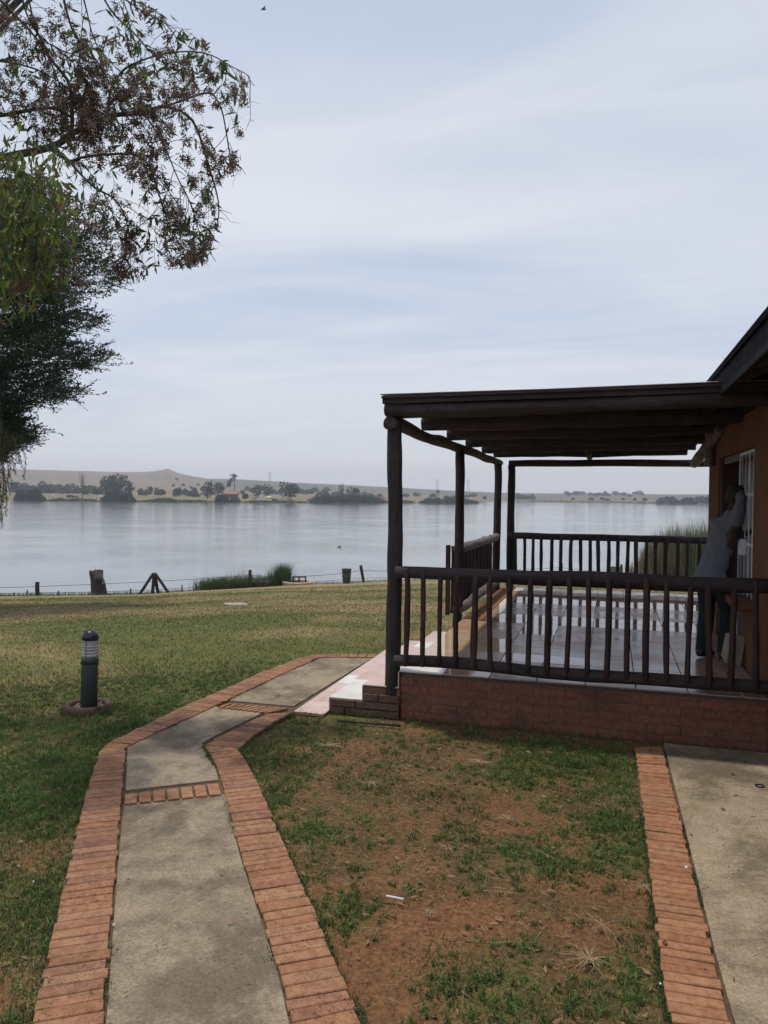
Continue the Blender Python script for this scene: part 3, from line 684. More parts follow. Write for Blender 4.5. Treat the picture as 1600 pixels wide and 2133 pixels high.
# ---------------------------------------------------------------- bollard lamp in its planter ring
BG=simple('dark_green_paint',(.034,.048,.05),(.055,.072,.072),7,.6,.25)
BCAP=simple('black_dome_plastic',(.012,.014,.03),(.018,.02,.038),6,.3,0)
def lens(nt,N,L,p):
    p.inputs['Base Color'].default_value=(.55,.57,.60,1); p.inputs['Roughness'].default_value=.18; p.inputs['Transmission Weight'].default_value=.35
LENS=M('ribbed_lens',lens)
bp=onz(185,1482,0); bl=empty('bollard_light',(bp.x,bp.y,0),label='dark green garden bollard light with black dome cap and ribbed clear lens',cat='bollard light')
bl.rotation_euler=(0,math.radians(1.3),0)
b=MB(); b.lathe([(.070,0),(.070,.40),(.0685,.44),(.0685,.448)],n=32); b.build('post',BG,bl,True)
b=MB(); b.lathe([(.0725,.425),(.0725,.478),(.068,.482),(.066,.482)],n=32); b.build('collar',BG,bl,True)
prof=[(.058,.482)]
for i in range(9): prof+= [(.058,.486+i*.0165),(.065,.490+i*.0165),(.065,.494+i*.0165),(.058,.498+i*.0165)]
b=MB(); b.lathe(prof,n=32); b.build('lens',LENS,bl)
for i in range(5):
    b=MB(); z=.505+i*.027; b.lathe([(.048,z),(.066,z-.008),(.066,z-.005),(.048,z+.004)],n=28); b.build('louvre',simple('louvre_white',(.5,.5,.52),(.6,.6,.62),5,.4,0) if i==0 else bpy.data.materials['louvre_white'],bl,True)
b=MB(); b.lathe([(.060,.632),(.0715,.634)]+[(.0715*math.cos(a),.652+.066*math.sin(a)) for a in [math.radians(k) for k in range(0,91,10)]],n=32); b.build('cap',BCAP,bl,True)
for k in (0.6,2.7,4.8):
    b=MB(); b.tube([(.062*math.cos(k),.062*math.sin(k),.48),(.062*math.cos(k),.062*math.sin(k),.64)],.004,6); b.build('strut',BG,bl)
REDC=simple('red_painted_concrete',(.045,.024,.021),(.115,.055,.045),12,.8,.5)
pr=empty('planter_ring',(bp.x-.005,bp.y-.005,0),label='low dark red round ring filled with soil round the foot of the bollard light',cat='planter ring')
pr.scale=(.87,.87,.95)
b=MB(); b.lathe([(.222,-.04),(.228,.03),(.222,.072),(.205,.082),(.180,.078),(.168,.062),(.165,.03)],n=40,cap=False)
b.v=[(x*(1+.015*mnoise.noise(Vector((x*9,y*9,z)))),y*(1+.015*mnoise.noise(Vector((x*9,y*9,z+5)))),z+.004*mnoise.noise(Vector((x*14,y*14,3)))) for x,y,z in b.v]; b.build('ring',REDC,pr,True)
b=MB(); b.lathe([(.17,.044),(.12,.052),(.06,.056)],n=24); b.build('soil',simple('planter_soil',(.06,.035,.02),(.13,.08,.05),40,.95,1,.01),pr,True)
STONE=simple('pebble',(.25,.18,.12),(.38,.29,.2),20,.8,.3)
b=MB()
for i in range(26):
    a=random.uniform(0,6.28); r=random.uniform(.085,.155); s=random.uniform(.008,.018)
    b.lathe([(s*.5,0),(s,s*.35),(s*.7,s*.8),(s*.2,s*1.0)],(r*math.cos(a),r*math.sin(a),.045),n=6)
b.build('pebbles',STONE,pr,True,kind='stuff')
# ---------------------------------------------------------------- person at the gate
SHIRT=None
def shirtm(nt,N,L,p):
    c=ramp(nt,nz(nt,6,4),[(.3,(.135,.14,.18)),(.7,(.18,.185,.23))]); L.new(c,p.inputs['Base Color']); p.inputs['Roughness'].default_value=.85
    p.inputs['Sheen Weight'].default_value=.15; bump(nt,p,nz(nt,14,4,.6,stretch=(1,1,.45)),1.0,.05)
SHIRT=M('slate_blue_shirt',shirtm)
TROU=simple('dark_navy_cloth',(.007,.008,.014),(.013,.014,.024),10,.85,.5,.01)
SKIN=simple('skin',(.045,.024,.016),(.07,.038,.026),18,.55,.1)
HAIR=simple('short_grey_hair',(.02,.018,.017),(.06,.055,.05),90,.9,1,.004)
SHOE=simple('black_shoe',(.008,.008,.009),(.016,.016,.018),10,.4,.1)
def ring(c,n,rx,ry,k=16,pw=1.0):
    """ellipse ring: c centre, n axis direction, rx across (right vec), ry fore-aft"""
    n=Vector(n).normalized(); a=Vector(RIGHT) - n*Vector(RIGHT).dot(n); a.normalize(); b_=n.cross(a)
    out=[]
    for i in range(k):
        t=2*math.pi*i/k; cx,sy=math.cos(t),math.sin(t)
        out.append(Vector(c)+a*rx*math.copysign(abs(cx)**pw,cx)+b_*ry*math.copysign(abs(sy)**pw,sy))
    return out
def loft(b,rings,m=0,cap=True):
    k=len(rings[0]); v=[p for r in rings for p in r]; f=[(i*k+j,i*k+(j+1)%k,(i+1)*k+(j+1)%k,(i+1)*k+j) for i in range(len(rings)-1) for j in range(k)]
    if cap: f.append(tuple(range(k-1,-1,-1))); f.append(tuple((len(rings)-1)*k+j for j in range(k)))
    b.add(v,f,m)
def fuse(b,name,mat,par,vox,sm=4,**k):
    o=b.build(name,mat,par,True,**k); r=o.modifiers.new('fuse','REMESH'); r.mode='VOXEL'; r.voxel_size=vox; r.use_smooth_shade=True
    if sm:
        s=o.modifiers.new('relax','SMOOTH'); s.iterations=sm; s.factor=.5
    return o
# local frame: origin between the feet on the deck, +X to the wall, +Y away
PX,PY=.97,7.72
per=empty('person',(PX,PY,DZ),label='person in a grey blue shirt and dark trousers reaching up to unlock the white gate',cat='person')
RIGHT=Vector((.80,-.60,0))        # person faces away and a little to the right
FWD=Vector((.60,.80,0))
def P3(r,f,z): return RIGHT*r+FWD*f+Vector((0,0,z))
# body: one continuous figure: head, neck, trunk core, arms with hands, legs
b=MB()
hips=P3(-.02,-.05,.84); chest=P3(.03,.04,1.14); neck=P3(.06,.10,1.34); head=P3(.075,.155,1.50)
loft(b,[ring(P3(-.02,-.04,.74),(0,0,1),.13,.10),ring(P3(-.02,-.04,.86),(0,0,1),.145,.105),ring(P3(0,0,1.0),(0,.1,1),.13,.09),ring(chest,(0,.2,1),.15,.10),ring(P3(.05,.07,1.27),(0,.2,1),.13,.085),ring(neck,(0,.4,1),.055,.055),ring(P3(.068,.13,1.42),(0,.4,1),.052,.055)])
hd=[]
for z,rx,ry,f in ((-.115,.03,.035,.03),(-.10,.05,.06,.02),(-.06,.064,.08,.01),(-.01,.072,.09,0),(.04,.073,.092,-.005),(.08,.062,.08,-.01),(.105,.035,.045,-.01),(.112,.01,.012,-.01)):
    hd.append(ring(head+FWD*f+Vector((0,0,z)),(0,.12,1),rx,ry))
loft(b,hd)
for s in (-1,1):  # ears
    loft(b,[ring(head+RIGHT*s*.070+Vector((0,0,z)),(0,0,1),.010,r) for z,r in((-.035,.008),(-.02,.016),(.01,.02),(.03,.012))])
loft(b,[ring(head+FWD*(.082+f)+Vector((0,0,z)),(0,0,1),w,w) for z,w,f in((-.035,.012,.012),(-.02,.016,.016),(.0,.010,.006),(.02,.006,0))])   # nose
def limb(pts,rs): b.tube(pts,rs,n=12)
shR=P3(.14,.05,1.28); elR=P3(.17,.07,1.50); wrR=P3(.07,.18,1.56)
shL=P3(-.10,.09,1.27); elL=P3(-.04,.27,1.10); wrL=P3(.12,.33,1.18)
limb([P3(.10,.06,1.26),shR,shR.lerp(elR,.5),elR,elR.lerp(wrR,.5),wrR],[.055,.052,.045,.038,.036,.026])
limb([P3(-.02,.06,1.26),shL,shL.lerp(elL,.5),elL,elL.lerp(wrL,.5),wrL],[.055,.052,.045,.038,.034,.026])
def hand(w,d):
    d=Vector(d).normalized(); up=Vector((0,0,1)); side=d.cross(up).normalized()
    b.tube([w-d*.02,w+d*.03,w+d*.075],[.026,.034,.032],n=10,sq=.6)
    for i,(o,l) in enumerate(((-.024,.066),(-.008,.074),(.008,.07),(.023,.056))):
        q=w+d*.07+up*(-o)
        b.tube([q-d*.015,q+d*l*.45,q+d*l*.75+side*.018,q+d*l*.7+side*.04],[.0095,.009,.0085,.0075],n=6)
    q=w+d*.02+up*.026; b.tube([q,q+d*.03+up*.02+side*.012,q+d*.055+up*.016+side*.03],[.012,.010,.0085],n=6)
hand(wrR,(.2,.6,.1)); hand(wrL,(.5,.5,.1))
for s,f0 in ((-1,-.02),(1,.05)):
    hp=P3(.075*s-.02,-.04,.80); kn=P3(.085*s-.02,f0+.02,.43); an=P3(.085*s-.03,f0-.02,.07)
    limb([hp+Vector((0,0,.06)),hp,hp.lerp(kn,.5),kn,kn.lerp(an,.35),an],[.07,.08,.066,.05,.052,.034])
    limb([an,an-Vector((0,0,.035)),an+FWD*.10-Vector((0,0,.045))],[.034,.034,.03])
fuse(b,'body',SKIN,per,.009,3)
# shirt
b=MB(); hemz=.76
T=[(.76,-.035,-.065,.158,.12),(.82,-.025,-.05,.150,.115),(.92,-.015,-.03,.14,.108),(1.02,.0,.01,.136,.104),(1.14,.02,.04,.140,.106),(1.24,.035,.065,.138,.098),(1.30,.05,.085,.118,.085),(1.335,.06,.095,.072,.065)]
loft(b,[ring(P3(r,f,z),(0,.15,1),rx,ry,20) for z,r,f,rx,ry in T])
b.tube([P3(.10,.05,1.245),shR,shR.lerp(elR,.5),elR,elR.lerp(wrR,.45),elR.lerp(wrR,.72)],[.062,.064,.058,.052,.048,.046],n=14)
b.tube([P3(-.03,.05,1.245),shL,shL.lerp(elL,.5),elL,elL.lerp(wrL,.45),elL.lerp(wrL,.7)],[.062,.062,.056,.05,.046,.044],n=14)
b.tube([P3(.058,.085,1.325),P3(.062,.10,1.36)],[.068,.060],n=16)     # collar
sh=fuse(b,'shirt',SHIRT,per,.011,5)
# tail of the shirt: two hanging lobes parted over the seat
b=MB(); N_=40; vs=[];fs=[]
for i in range(N_):
    t=2*math.pi*i/N_; rx,ry=.148,.112; back=max(0,math.cos(t+math.pi/2*1.0))
    c=P3(-.03,-.06,0); 
    notch=math.exp(-((t-4.71)/.38)**2)*.17; lobe=.04*math.sin(2*t)
    for k,(z,g) in enumerate(((.86,.94),(.80,1.02),(.73,1.08),(.655+notch+.012*math.sin(5*t),1.14+.03*math.sin(7*t)))):
        zz=z if k<3 else min(z,.745); zz=zz if k<3 else zz
        vs.append(c+RIGHT*rx*g*math.cos(t)+FWD*ry*g*math.sin(t)+Vector((0,0,zz if k!=2 else (.73 if notch<.05 else .75+notch*.05))))
for i in range(N_):
    for k in range(3): fs.append((i*4+k,((i+1)%N_)*4+k,((i+1)%N_)*4+k+1,i*4+k+1))
b.add(vs,fs); o=b.build('shirt_tail',SHIRT,per,True); m=o.modifiers.new('t','SOLIDIFY'); m.thickness=.006
# trousers and shoes
b=MB()
loft(b,[ring(P3(-.02,-.045,z),(0,0,1),rx,ry,18) for z,rx,ry in((.72,.138,.105),(.80,.138,.108),(.88,.128,.10),(.92,.12,.095))])
for s,f0 in ((-1,-.02),(1,.05)):
    hp=P3(.078*s-.02,-.045,.80); kn=P3(.088*s-.02,f0+.02,.43); an=P3(.088*s-.03,f0-.02,.05)
    b.tube([hp+Vector((0,0,.04)),hp-Vector((0,0,.06)),hp.lerp(kn,.5),kn,kn.lerp(an,.4),an],[.074,.084,.082,.074,.07,.068],n=14)
fuse(b,'trousers',TROU,per,.012,3)
b=MB()
for s,f0 in ((-1,-.02),(1,.05)):
    a=P3(.088*s-.03,f0-.02,.0)
    loft(b,[ring(a+FWD*f+Vector((0,0,z)),FWD,w,h,12,.8) for f,w,h,z in((-.075,.022,.02,.045),(-.065,.036,.038,.046),(0,.04,.046,.048),(.07,.045,.034,.036),(.13,.046,.026,.027),(.165,.034,.018,.02),(.18,.012,.008,.014))])
    b2=b
shoes=fuse(b,'shoes',SHOE,per,.008,2)
b=MB()
loft(b,[ring(head+FWD*(-.022+f)+Vector((0,0,z)),(0,.05,1),rx,ry) for z,rx,ry,f in((-.055,.05,.05,-.028),(-.02,.077,.085,-.018),(.04,.079,.095,-.004),(.085,.068,.083,.004),(.112,.04,.05,.005),(.12,.012,.014,.005))])
fuse(b,'hair',HAIR,per,.008,2)
MATM=simple('pale_board',(.30,.24,.19),(.42,.35,.28),14,.8,.3,stretch=(1,1,.3))
lb=empty('leaning_boards',(1.06,7.42,DZ),label='bundle of pale short boards leaning on the house wall beside the person',cat='boards')
lb.rotation_euler=(math.radians(-12),math.radians(14),.2)
for i in range(4): boxo('board',(-.02,-.05+i*.035+.0,.14+.01*i),(.13,.022,.28-.02*i),MATM,lb,bev=.004)
# ---------------------------------------------------------------- lake edge: fence, stump, planters, braai, bin
DKP=simple('old_fence_wood',(.02,.016,.014),(.06,.05,.042),8,.85,.5,.01,stretch=(1,1,.3))
def up(p,h,l=0,f=0): return Vector((p.x+RT[0]*l+FW[0]*f,p.y+RT[1]*l+FW[1]*f,p.z+h))
def dshore(px): return float(5.1/((np.interp(px,NS_X,NS_Y)-HORX(px))/1600))
fence=empty('wire_fence',label='sagging wire strands on dark wooden fence posts along the lake edge',cat='fence')
posts=[]
for px,h,lean in ((-330,.75,0),(-150,.75,0),(78,.66,0),(522,.95,0),(760,.98,-.2),(1172,.80,0),(1297,.72,0),(1700,.8,0)):
    D=dshore(px)-.8; p=gpx(px,D,-.1); t=up(p,h+.1,lean); log('post',p,t,.085 if px!=78 else .10,DKP,fence,seg=6,n=9); posts.append((px,p,t,h))
def wire(a,c,sag,n=10):
    b=MB(); P=[]
    for i in range(n+1):
        t=i/n; q=a.lerp(c,t); q.z-=sag*4*t*(1-t); P.append(q)
    b.tube(P,.011,4); b.build('wire',DKP,fence)
for (xa,pa,ta,ha),(xb,pb,tb,hb) in zip(posts,posts[1:]):
    for q,sag in ((.72,.10),(.32,.08)): wire(pa.lerp(ta,q),pb.lerp(tb,q),sag*random.uniform(.4,1.8))
# braced A frame straining post
D=dshore(320)-.9; fr=empty('fence_brace',label='dark A frame fence brace of four poles, right of the tree stump',cat='fence brace')
g0=gpx(322,D,-.1); apex=up(g0,1.12)
for l,f in ((-.78,0),(.82,.0),(-.10,.05),(.12,.3)): 
    foot=up(g0,0,l,f); log('pole',foot,up(apex,0,l*.05,f*.2),.075 if abs(l)>.3 else .085,DKP,fr,seg=8,n=9)
# stump
D=dshore(205)-1.0; g0=gpx(206,D,-.1); st=empty('tree_stump',(g0.x,g0.y,g0.z),label='tall dark dead tree stump with a broken jagged top beside the water',cat='tree stump')
b=MB(); n=26; vs=[];fs=[]; Z=[0,.12,.3,.6,.9,1.15,1.35]
for i,z in enumerate(Z):
    for k in range(n):
        a=2*math.pi*k/n; r=.40-.09*min(1,z/.4)+.07*math.sin(3*a+z*2)+.05*mnoise.noise(Vector((math.cos(a)*3,math.sin(a)*3,z*2)))
        if z==0: r+=.12
        lx=-.06*z/1.3
        zz=z*1.02 if z<.9 else z+ .16*mnoise.noise(Vector((a*2,z,3)))*(1 if z>1 else 0)
        c=math.cos(a-(-YAW)); top= 1.33 if c<-.1 else 1.33-.62*max(0,(c+.1))
        vs.append((lx+r*math.cos(a),r*math.sin(a),min(zz,top+.12*mnoise.noise(Vector((a*4,1,1))))))
for i in range(len(Z)-1):
    for k in range(n): fs.append((i*n+k,i*n+(k+1)%n,(i+1)*n+(k+1)%n,(i+1)*n+k))
fs.append(tuple((len(Z)-1)*n+k for k in range(n)))
b.add(vs,fs); b.build('trunk',DKP,st,True)
b=MB(); b.tube([(.45,-.1,.08),(.7,-.05,.12),(.85,0,.05)],[.10,.13,.04],7,wob=.4); b.build('root',DKP,st,True)
# two concrete pots right of the tall post
POTM=simple('weathered_pot',(.03,.028,.028),(.075,.07,.068),5,.9,.4)
for px,s,lb_ in ((536,1.0,'dark round concrete pot directly behind the tall fence post'),(553,.92,'dark round concrete pot standing between the tall fence post and the reed tuft')):
    D=dshore(px)-1.1; p=gpx(px+1,D,-.05); t=empty('pot',(p.x,p.y,p.z),label=lb_,cat='pot',group='concrete pots at the lake edge')
    b=MB(); b.lathe([(.22*s,0),(.30*s,.12),(.33*s,.36*s),(.30*s,.42*s),(.24*s,.42*s),(.22*s,.3*s)],n=18); b.build('bowl',POTM,t,True)
# braai slab with metal grill table
D=dshore(620)-1.6; p=gpx(621,D); t=empty('fire_ring',(p.x,p.y,p.z),label='low round pinkish concrete fire ring on the lawn by the lake',cat='fire ring'); 
PKC=simple('pinkish_concrete',(.30,.2,.16),(.42,.31,.25),5,.9,.4)
b=MB(); b.lathe([(.84,-.1),(.86,.16),(.80,.20),(.62,.19),(.60,.05)],n=28); b.build('ring',PKC,t)
t2=empty('grill_stand',(p.x+.12,p.y,p.z+.06),YAW,label='small black metal grill stand standing on the fire ring',cat='grill')
b=MB(); b.box((0,0,.38),(.72,.5,.035)); b.build('grate',BLACK,t2)
for i in range(7):
    b=MB(); b.tube([(-.33+i*.11,-.25,.405),(-.33+i*.11,.25,.405)],.012,5); b.build('bar',BLACK,t2)
for x in(-.34,.34,-.02):
    for y in(-.22,.22): b=MB(); b.box((x,y,.2),(.035,.035,.36)); b.build('leg',BLACK,t2)
D=dshore(723)-2.6; p=gpx(723.5,D); t=empty('bin',(p.x,p.y,p.z),label='dark green open topped drum bin on the lawn near the leaning fence post',cat='bin')
BING=simple('faded_green_steel',(.03,.05,.038),(.055,.08,.06),7,.6,.3)
hb=31*D/1600
b=MB(); b.lathe([(.21,0),(.215,.02),(.235,hb*.45),(.25,hb*.47),(.24,hb*.5),(.262,hb*.96),(.278,hb*.97),(.278,hb),(.262,hb),(.25,hb*.9),(.22,.1)],n=26); b.build('drum',BING,t,True)
D=19.3; p=gpx(492,D,.02); obj('stone_slab',None) if False else None
t=MB(); t.lathe([(.42,-.05),(.47,.0),(.45,.03),(.30,.045)],n=14); o=t.build('flat_stone',simple('pale_stone',(.26,.22,.17),(.36,.31,.25),6,.9,.3),None,True,label='pale flat stone set in the middle of the lawn',cat='stone'); o.location=p; o.scale=(.7,.5,.6)
# wooden box behind the rear railing, near the reeds
D=dshore(1280)-1.2; p=gpx(1281,D); t=empty('wooden_box',(p.x,p.y,p.z),YAW,label='grey wooden box by the lake edge seen through the rear railing',cat='box'); boxo('side',(0,0,.28),(.72,.5,.56),simple('grey_wood',(.09,.085,.075),(.15,.14,.12),5,.9,.3),t)
boxo('lid',(0,0,.575),(.78,.56,.03),bpy.data.materials['grey_wood'],t)
for k,(px,h) in enumerate(((29,.20),(55,.32),(122,.26),(271,.34),(380,.4))):
    D=dshore(px)-.6; p=gpx(px,D,-.05); log('stake',p,up(p,h,.05*(k%2)),.035,DKP,None,seg=4,n=7,label=['short dark stub at the lake edge, leftmost in view','thin dark stake at the water left of the short fence post','short bent stake right of the short fence post at the water','thin stake standing between the stump and the A frame','thin stake between the A frame and the reeds'][k],cat='stake',group='stakes along the lake edge')
# water bird on the lake and birds in the sky
def bird(name,c,s,lab,fly=False):
    t=empty(name,c,YAW+.6,label=lab,cat='bird'); b=MB(); b.tube([(-.5*s,0,.02*s),(-.3*s,0,.08*s),(0,0,.1*s),(.3*s,0,.12*s),(.42*s,0,.3*s),(.5*s,0,.36*s),(.62*s,0,.34*s)],[.03*s,.13*s,.19*s,.13*s,.07*s,.08*s,.02*s],8); b.build('body',BLACK,t,True)
    if fly:
        for sg in(-1,1):
            b=MB(); b.add([(.2*s,0,.12*s),(-.2*s,0,.12*s),(-.15*s,sg*.6*s,.35*s),(.12*s,sg*.6*s,.37*s),(-.1*s,sg*1.1*s,.2*s)],[(0,1,2,3),(3,2,4)]); b.build('wing',BLACK,t)
    return t
d=ray(707,1140); bird('water_bird',CAMP+d*((WZ-CAMH)/d.z),.42,'small dark water bird floating alone on the lake')
bird('flying_bird',onD(549,20,26),.16,'tiny dark bird high in the open sky',True)
# ---------------------------------------------------------------- foliage helpers (numpy)
def rnd(n,a=0,b=1): return RNG.uniform(a,b,n)
def leafquads(P,D,Lg,Wd,cols,name,mat,par=None,fold=.25,**k):
    """one pointed two-sided leaf (4 tris) per row"""
    n=len(P); D=D/np.linalg.norm(D,axis=1,keepdims=True); r=RNG.normal(size=(n,3)); s=np.cross(D,r); s/=np.linalg.norm(s,axis=1,keepdims=True)+1e-9; u=np.cross(s,D)
    Lg=Lg[:,None]; Wd=Wd[:,None]
    v=np.stack([P,P+D*Lg*.45+s*Wd*.5+u*Wd*fold,P+D*Lg*.5,P+D*Lg*.45-s*Wd*.5+u*Wd*fold,P+D*Lg-u*Lg*.08],1).reshape(-1,3)
    i=np.arange(n)[:,None]*5; F=np.concatenate([i+[0,1,2],i+[1,4,2],i+[0,2,3],i+[2,4,3]],0)
    C=np.repeat(cols,5,0); me=npmesh(name,v,F,mat,C); return obj(name,me,par,**k)
def blades(P,H,Wd,lean,cols,name,mat,par=None,**k):
    n=len(P); a=rnd(n,0,6.283); s=np.stack([np.cos(a),np.sin(a),np.zeros(n)],1); b2=rnd(n,0,6.283); l=np.stack([np.cos(b2),np.sin(b2),np.zeros(n)],1)*lean[:,None]
    up_=np.array([0,0,1.]); H=H[:,None]; w=Wd[:,None]*.5
    m=P+up_*H*.55+l*H*.30; t=P+up_*H*np.sqrt(np.maximum(.05,1-lean[:,None]**2*.6))+l*H*.95
    v=np.stack([P-s*w,P+s*w,m-s*w*.8,m+s*w*.8,t],1).reshape(-1,3); i=np.arange(n)[:,None]*5
    F=np.concatenate([i+[0,1,3],i+[0,3,2],i+[2,3,4]],0); me=npmesh(name,v,F,mat,np.repeat(cols,5,0)); return obj(name,me,par,**k)
def jit(base,n,v=.3): return np.array(base)[None]*(1+RNG.uniform(-v,v,(n,1)))*(1+RNG.uniform(-.12,.12,(n,3)))
# ---------------------------------------------------------------- near tree: thin branches, drooping twigs, dry berry clusters
nt_=empty('berry_tree',tuple(Vector((-6.6,4.2,0))),label='leafy tree with drooping twigs and brown seed clusters reaching in from the upper left',cat='tree')
nt_.location=(0,0,0)
log('trunk',(-7.4,4.6,-.1),(-6.9,5.0,3.6),.26,BARK,nt_,r1=.17,seg=14,bend=.05)
hub=Vector((-6.9,5.0,3.5))
def br(pts,r0,r1,name='branch'):
    P=[onD(x,y,d) for x,y,d in pts]; 
    # smooth
    Q=[]
    for i in range(len(P)-1):
        for k in range(4):
            t=k/4; p0=P[max(i-1,0)];p1=P[i];p2=P[i+1];p3=P[min(i+2,len(P)-1)]
            Q.append(.5*((2*p1)+(p2-p0)*t+(2*p0-5*p1+4*p2-p3)*t*t+(3*p1-p0-3*p2+p3)*t*t*t))
    Q.append(P[-1]); n=len(Q); R=[r0+(r1-r0)*(i/(n-1))**.7 for i in range(n)]; b=MB(); b.tube(Q,R,7,wob=.15,seed=random.random()*9); b.build(name,BARK,nt_,True); return Q,R
def brw(P,r0,r1):
    n=len(P); b=MB(); b.tube(P,[r0+(r1-r0)*i/(n-1) for i in range(n)],7,wob=.1); b.build('branch',BARK,nt_,True)
BR_=[]
d0=6.6
A1=onD(-250,420,d0-.1); brw([hub,hub.lerp(A1,.5)+Vector((0,0,.1)),A1],.12,.055)
B1=onD(-60,235,6.9); brw([hub,hub.lerp(B1,.4)+Vector((0,0,.5)),B1],.10,.045)
BR_.append(br([(-250,420,6.5),(-60,345,6.5),(100,308,6.6),(150,278,6.65),(195,255,6.7),(240,240,6.75),(300,235,6.8),(345,222,6.8),(400,250,6.8),(430,330,6.8),(455,420,6.75),(452,475,6.7)],.042,.004))
BR_.append(br([(150,278,6.65),(150,240,6.6),(148,200,6.55),(142,170,6.5),(120,140,6.5),(105,120,6.5),(75,60,6.4),(60,0,6.4),(40,-80,6.4)],.020,.006))
BR_.append(br([(225,245,6.7),(230,190,6.8),(255,148,6.8),(285,130,6.85),(330,115,6.9),(390,107,6.9),(440,115,6.9),(485,140,6.9),(518,160,6.9),(521,200,6.9),(522,248,6.9)],.013,.002))
BR_.append(br([(100,308,6.6),(145,335,6.5),(170,328,6.4),(220,322,6.4),(280,322,6.4),(310,345,6.4),(330,400,6.4),(345,450,6.4),(372,505,6.4),(402,540,6.4)],.016,.003))
BR_.append(br([(130,320,6.5),(190,385,6.3),(235,412,6.3),(260,450,6.3),(270,500,6.3),(272,560,6.3),(277,578,6.3)],.012,.002))
BR_.append(br([(190,-60,6.2),(230,20,6.2),(280,70,6.2),(320,115,6.25),(350,140,6.3),(372,170,6.3)],.010,.003))
BR_.append(br([(220,-30,6.1),(300,25,6.1),(345,50,6.1),(372,85,6.1)],.008,.002))
BR_.append(br([(-60,235,6.9),(0,240,6.9),(60,230,6.9),(110,225,6.9),(150,245,6.8)],.022,.012))
BR_.append(br([(345,222,6.8),(400,202,6.9),(440,195,6.9),(462,230,6.9),(472,280,6.9),(482,330,6.9),(503,350,6.9)],.010,.005))
BR_.append(br([(300,235,6.8),(340,300,6.7),(370,370,6.7),(400,430,6.7),(418,500,6.7),(425,535,6.7)],.009,.002))
BR_.append(br([(310,345,6.4),(360,410,6.5),(400,470,6.5),(432,520,6.5)],.006,.002))
BR_.append(br([(-60,-60,6.7),(30,30,6.7),(90,100,6.7),(130,190,6.7)],.016,.006))
BR_.append(br([(120,-60,6.5),(150,60,6.5),(190,110,6.55),(222,160,6.6),(235,200,6.6)],.012,.003))
BR_.append(br([(-60,120,7.0),(20,130,7.0),(90,150,7.0),(150,190,6.95)],.014,.004))
BR_.append(br([(-80,430,5.6),(20,420,5.6),(80,440,5.65),(130,500,5.7),(150,590,5.7)],.012,.003))
BR_.append(br([(-80,350,5.4),(10,345,5.4),(60,370,5.4),(75,450,5.4),(70,560,5.4)],.010,.003))
BR_.append(br([(30,-60,6.3),(60,40,6.3),(100,90,6.3),(170,120,6.4)],.010,.003))
BR_.append(br([(160,-60,6.9),(180,20,6.9),(200,90,6.9),(250,150,6.9)],.010,.003))
# twigs
TW_V=MB(); CL=[]; LF=[]
def out_ok(p):
    q=CR.transposed()@(p-CAMP); x=800+1600*q.x/-q.z; y=1066.5-1600*q.y/-q.z
    lim=np.interp(y,[-100,0,60,110,150,200,340,400,480,540,575,600],[330,375,400,455,515,515,490,450,450,425,285,60]); return x<lim and y<600, x, y
def twig(p,d,L,r,nseg=9,g=.16):
    P=[p.copy()]; d=d.normalized()
    for i in range(nseg):
        d=(d+Vector((0,0,-g))+Vector((random.gauss(0,.12),random.gauss(0,.12),random.gauss(0,.06)))).normalized(); P.append(P[-1]+d*L/nseg)
    ok,_,_=out_ok(P[-1])
    if not ok:
        while len(P)>3 and not out_ok(P[-1])[0]: P.pop()
    TW_V.tube(P,[r*(1-.75*i/len(P)) for i in range(len(P))],4,cap=False); return P
def leafdens(x,y):   # share of green leaves against berries, by region of the crown
    v=.40
    if y<150 and x>215: v=.92
    elif x>255 and y>430: v=.65
    elif x<165 and 300<y<680: v=.85
    elif 60<x<250 and 170<y<300: v=.40
    elif y>400 and x<230: v=.35
    return v
for bi,(Q,R) in enumerate(BR_):
    n=len(Q); cnt={0:46,1:18,2:34,3:34,4:22,5:12,6:12,7:10,8:16,9:22,10:12,11:20,12:24,13:18,14:22,15:22,16:12,17:14}.get(bi,14)
    for k in range(cnt):
        i=random.randrange(int(n*.12),n); p=Q[i]; t=(Q[min(i+1,n-1)]-Q[i-1]).normalized()
        sd=Vector((random.gauss(0,1),random.gauss(0,1),random.gauss(-.1,.7))).normalized(); d=t*.7+sd*.9
        P=twig(p,d,random.uniform(.25,.75)*(1 if bi not in(2,) else .7),random.uniform(.0022,.0042),g=random.uniform(.10,.26))
        _,x,y=out_ok(P[-1]); ld=leafdens(x,y)
        for j in range(2,len(P)):
            if random.random()<.36: # side twiglet
                e=Vector((random.gauss(0,1),random.gauss(0,1),random.gauss(-.6,.6))).normalized(); q=P[j]+e*random.uniform(.04,.12); TW_V.tube([P[j],P[j].lerp(q,.5)+Vector((0,0,.01)),q],[.0018,.0015,.001],3,cap=False)
                if random.random()>ld: CL.append((q,random.uniform(.55,1.1)))
                else: LF.append((q,e,random.uniform(.07,.12)))
            if random.random()<.50:
                if random.random()<ld:
                    for _ in range(random.choice((1,2,2))):
                        e=Vector((random.gauss(0,1),random.gauss(0,1),random.gauss(-.9,.7))).normalized(); LF.append((P[j],e,random.uniform(.06,.125)))
                elif random.random()<.55: CL.append((P[j]+Vector((0,0,-.02)),random.uniform(.5,.9)))
        if random.random()>ld*.7: CL.append((P[-1],random.uniform(.8,1.25)))
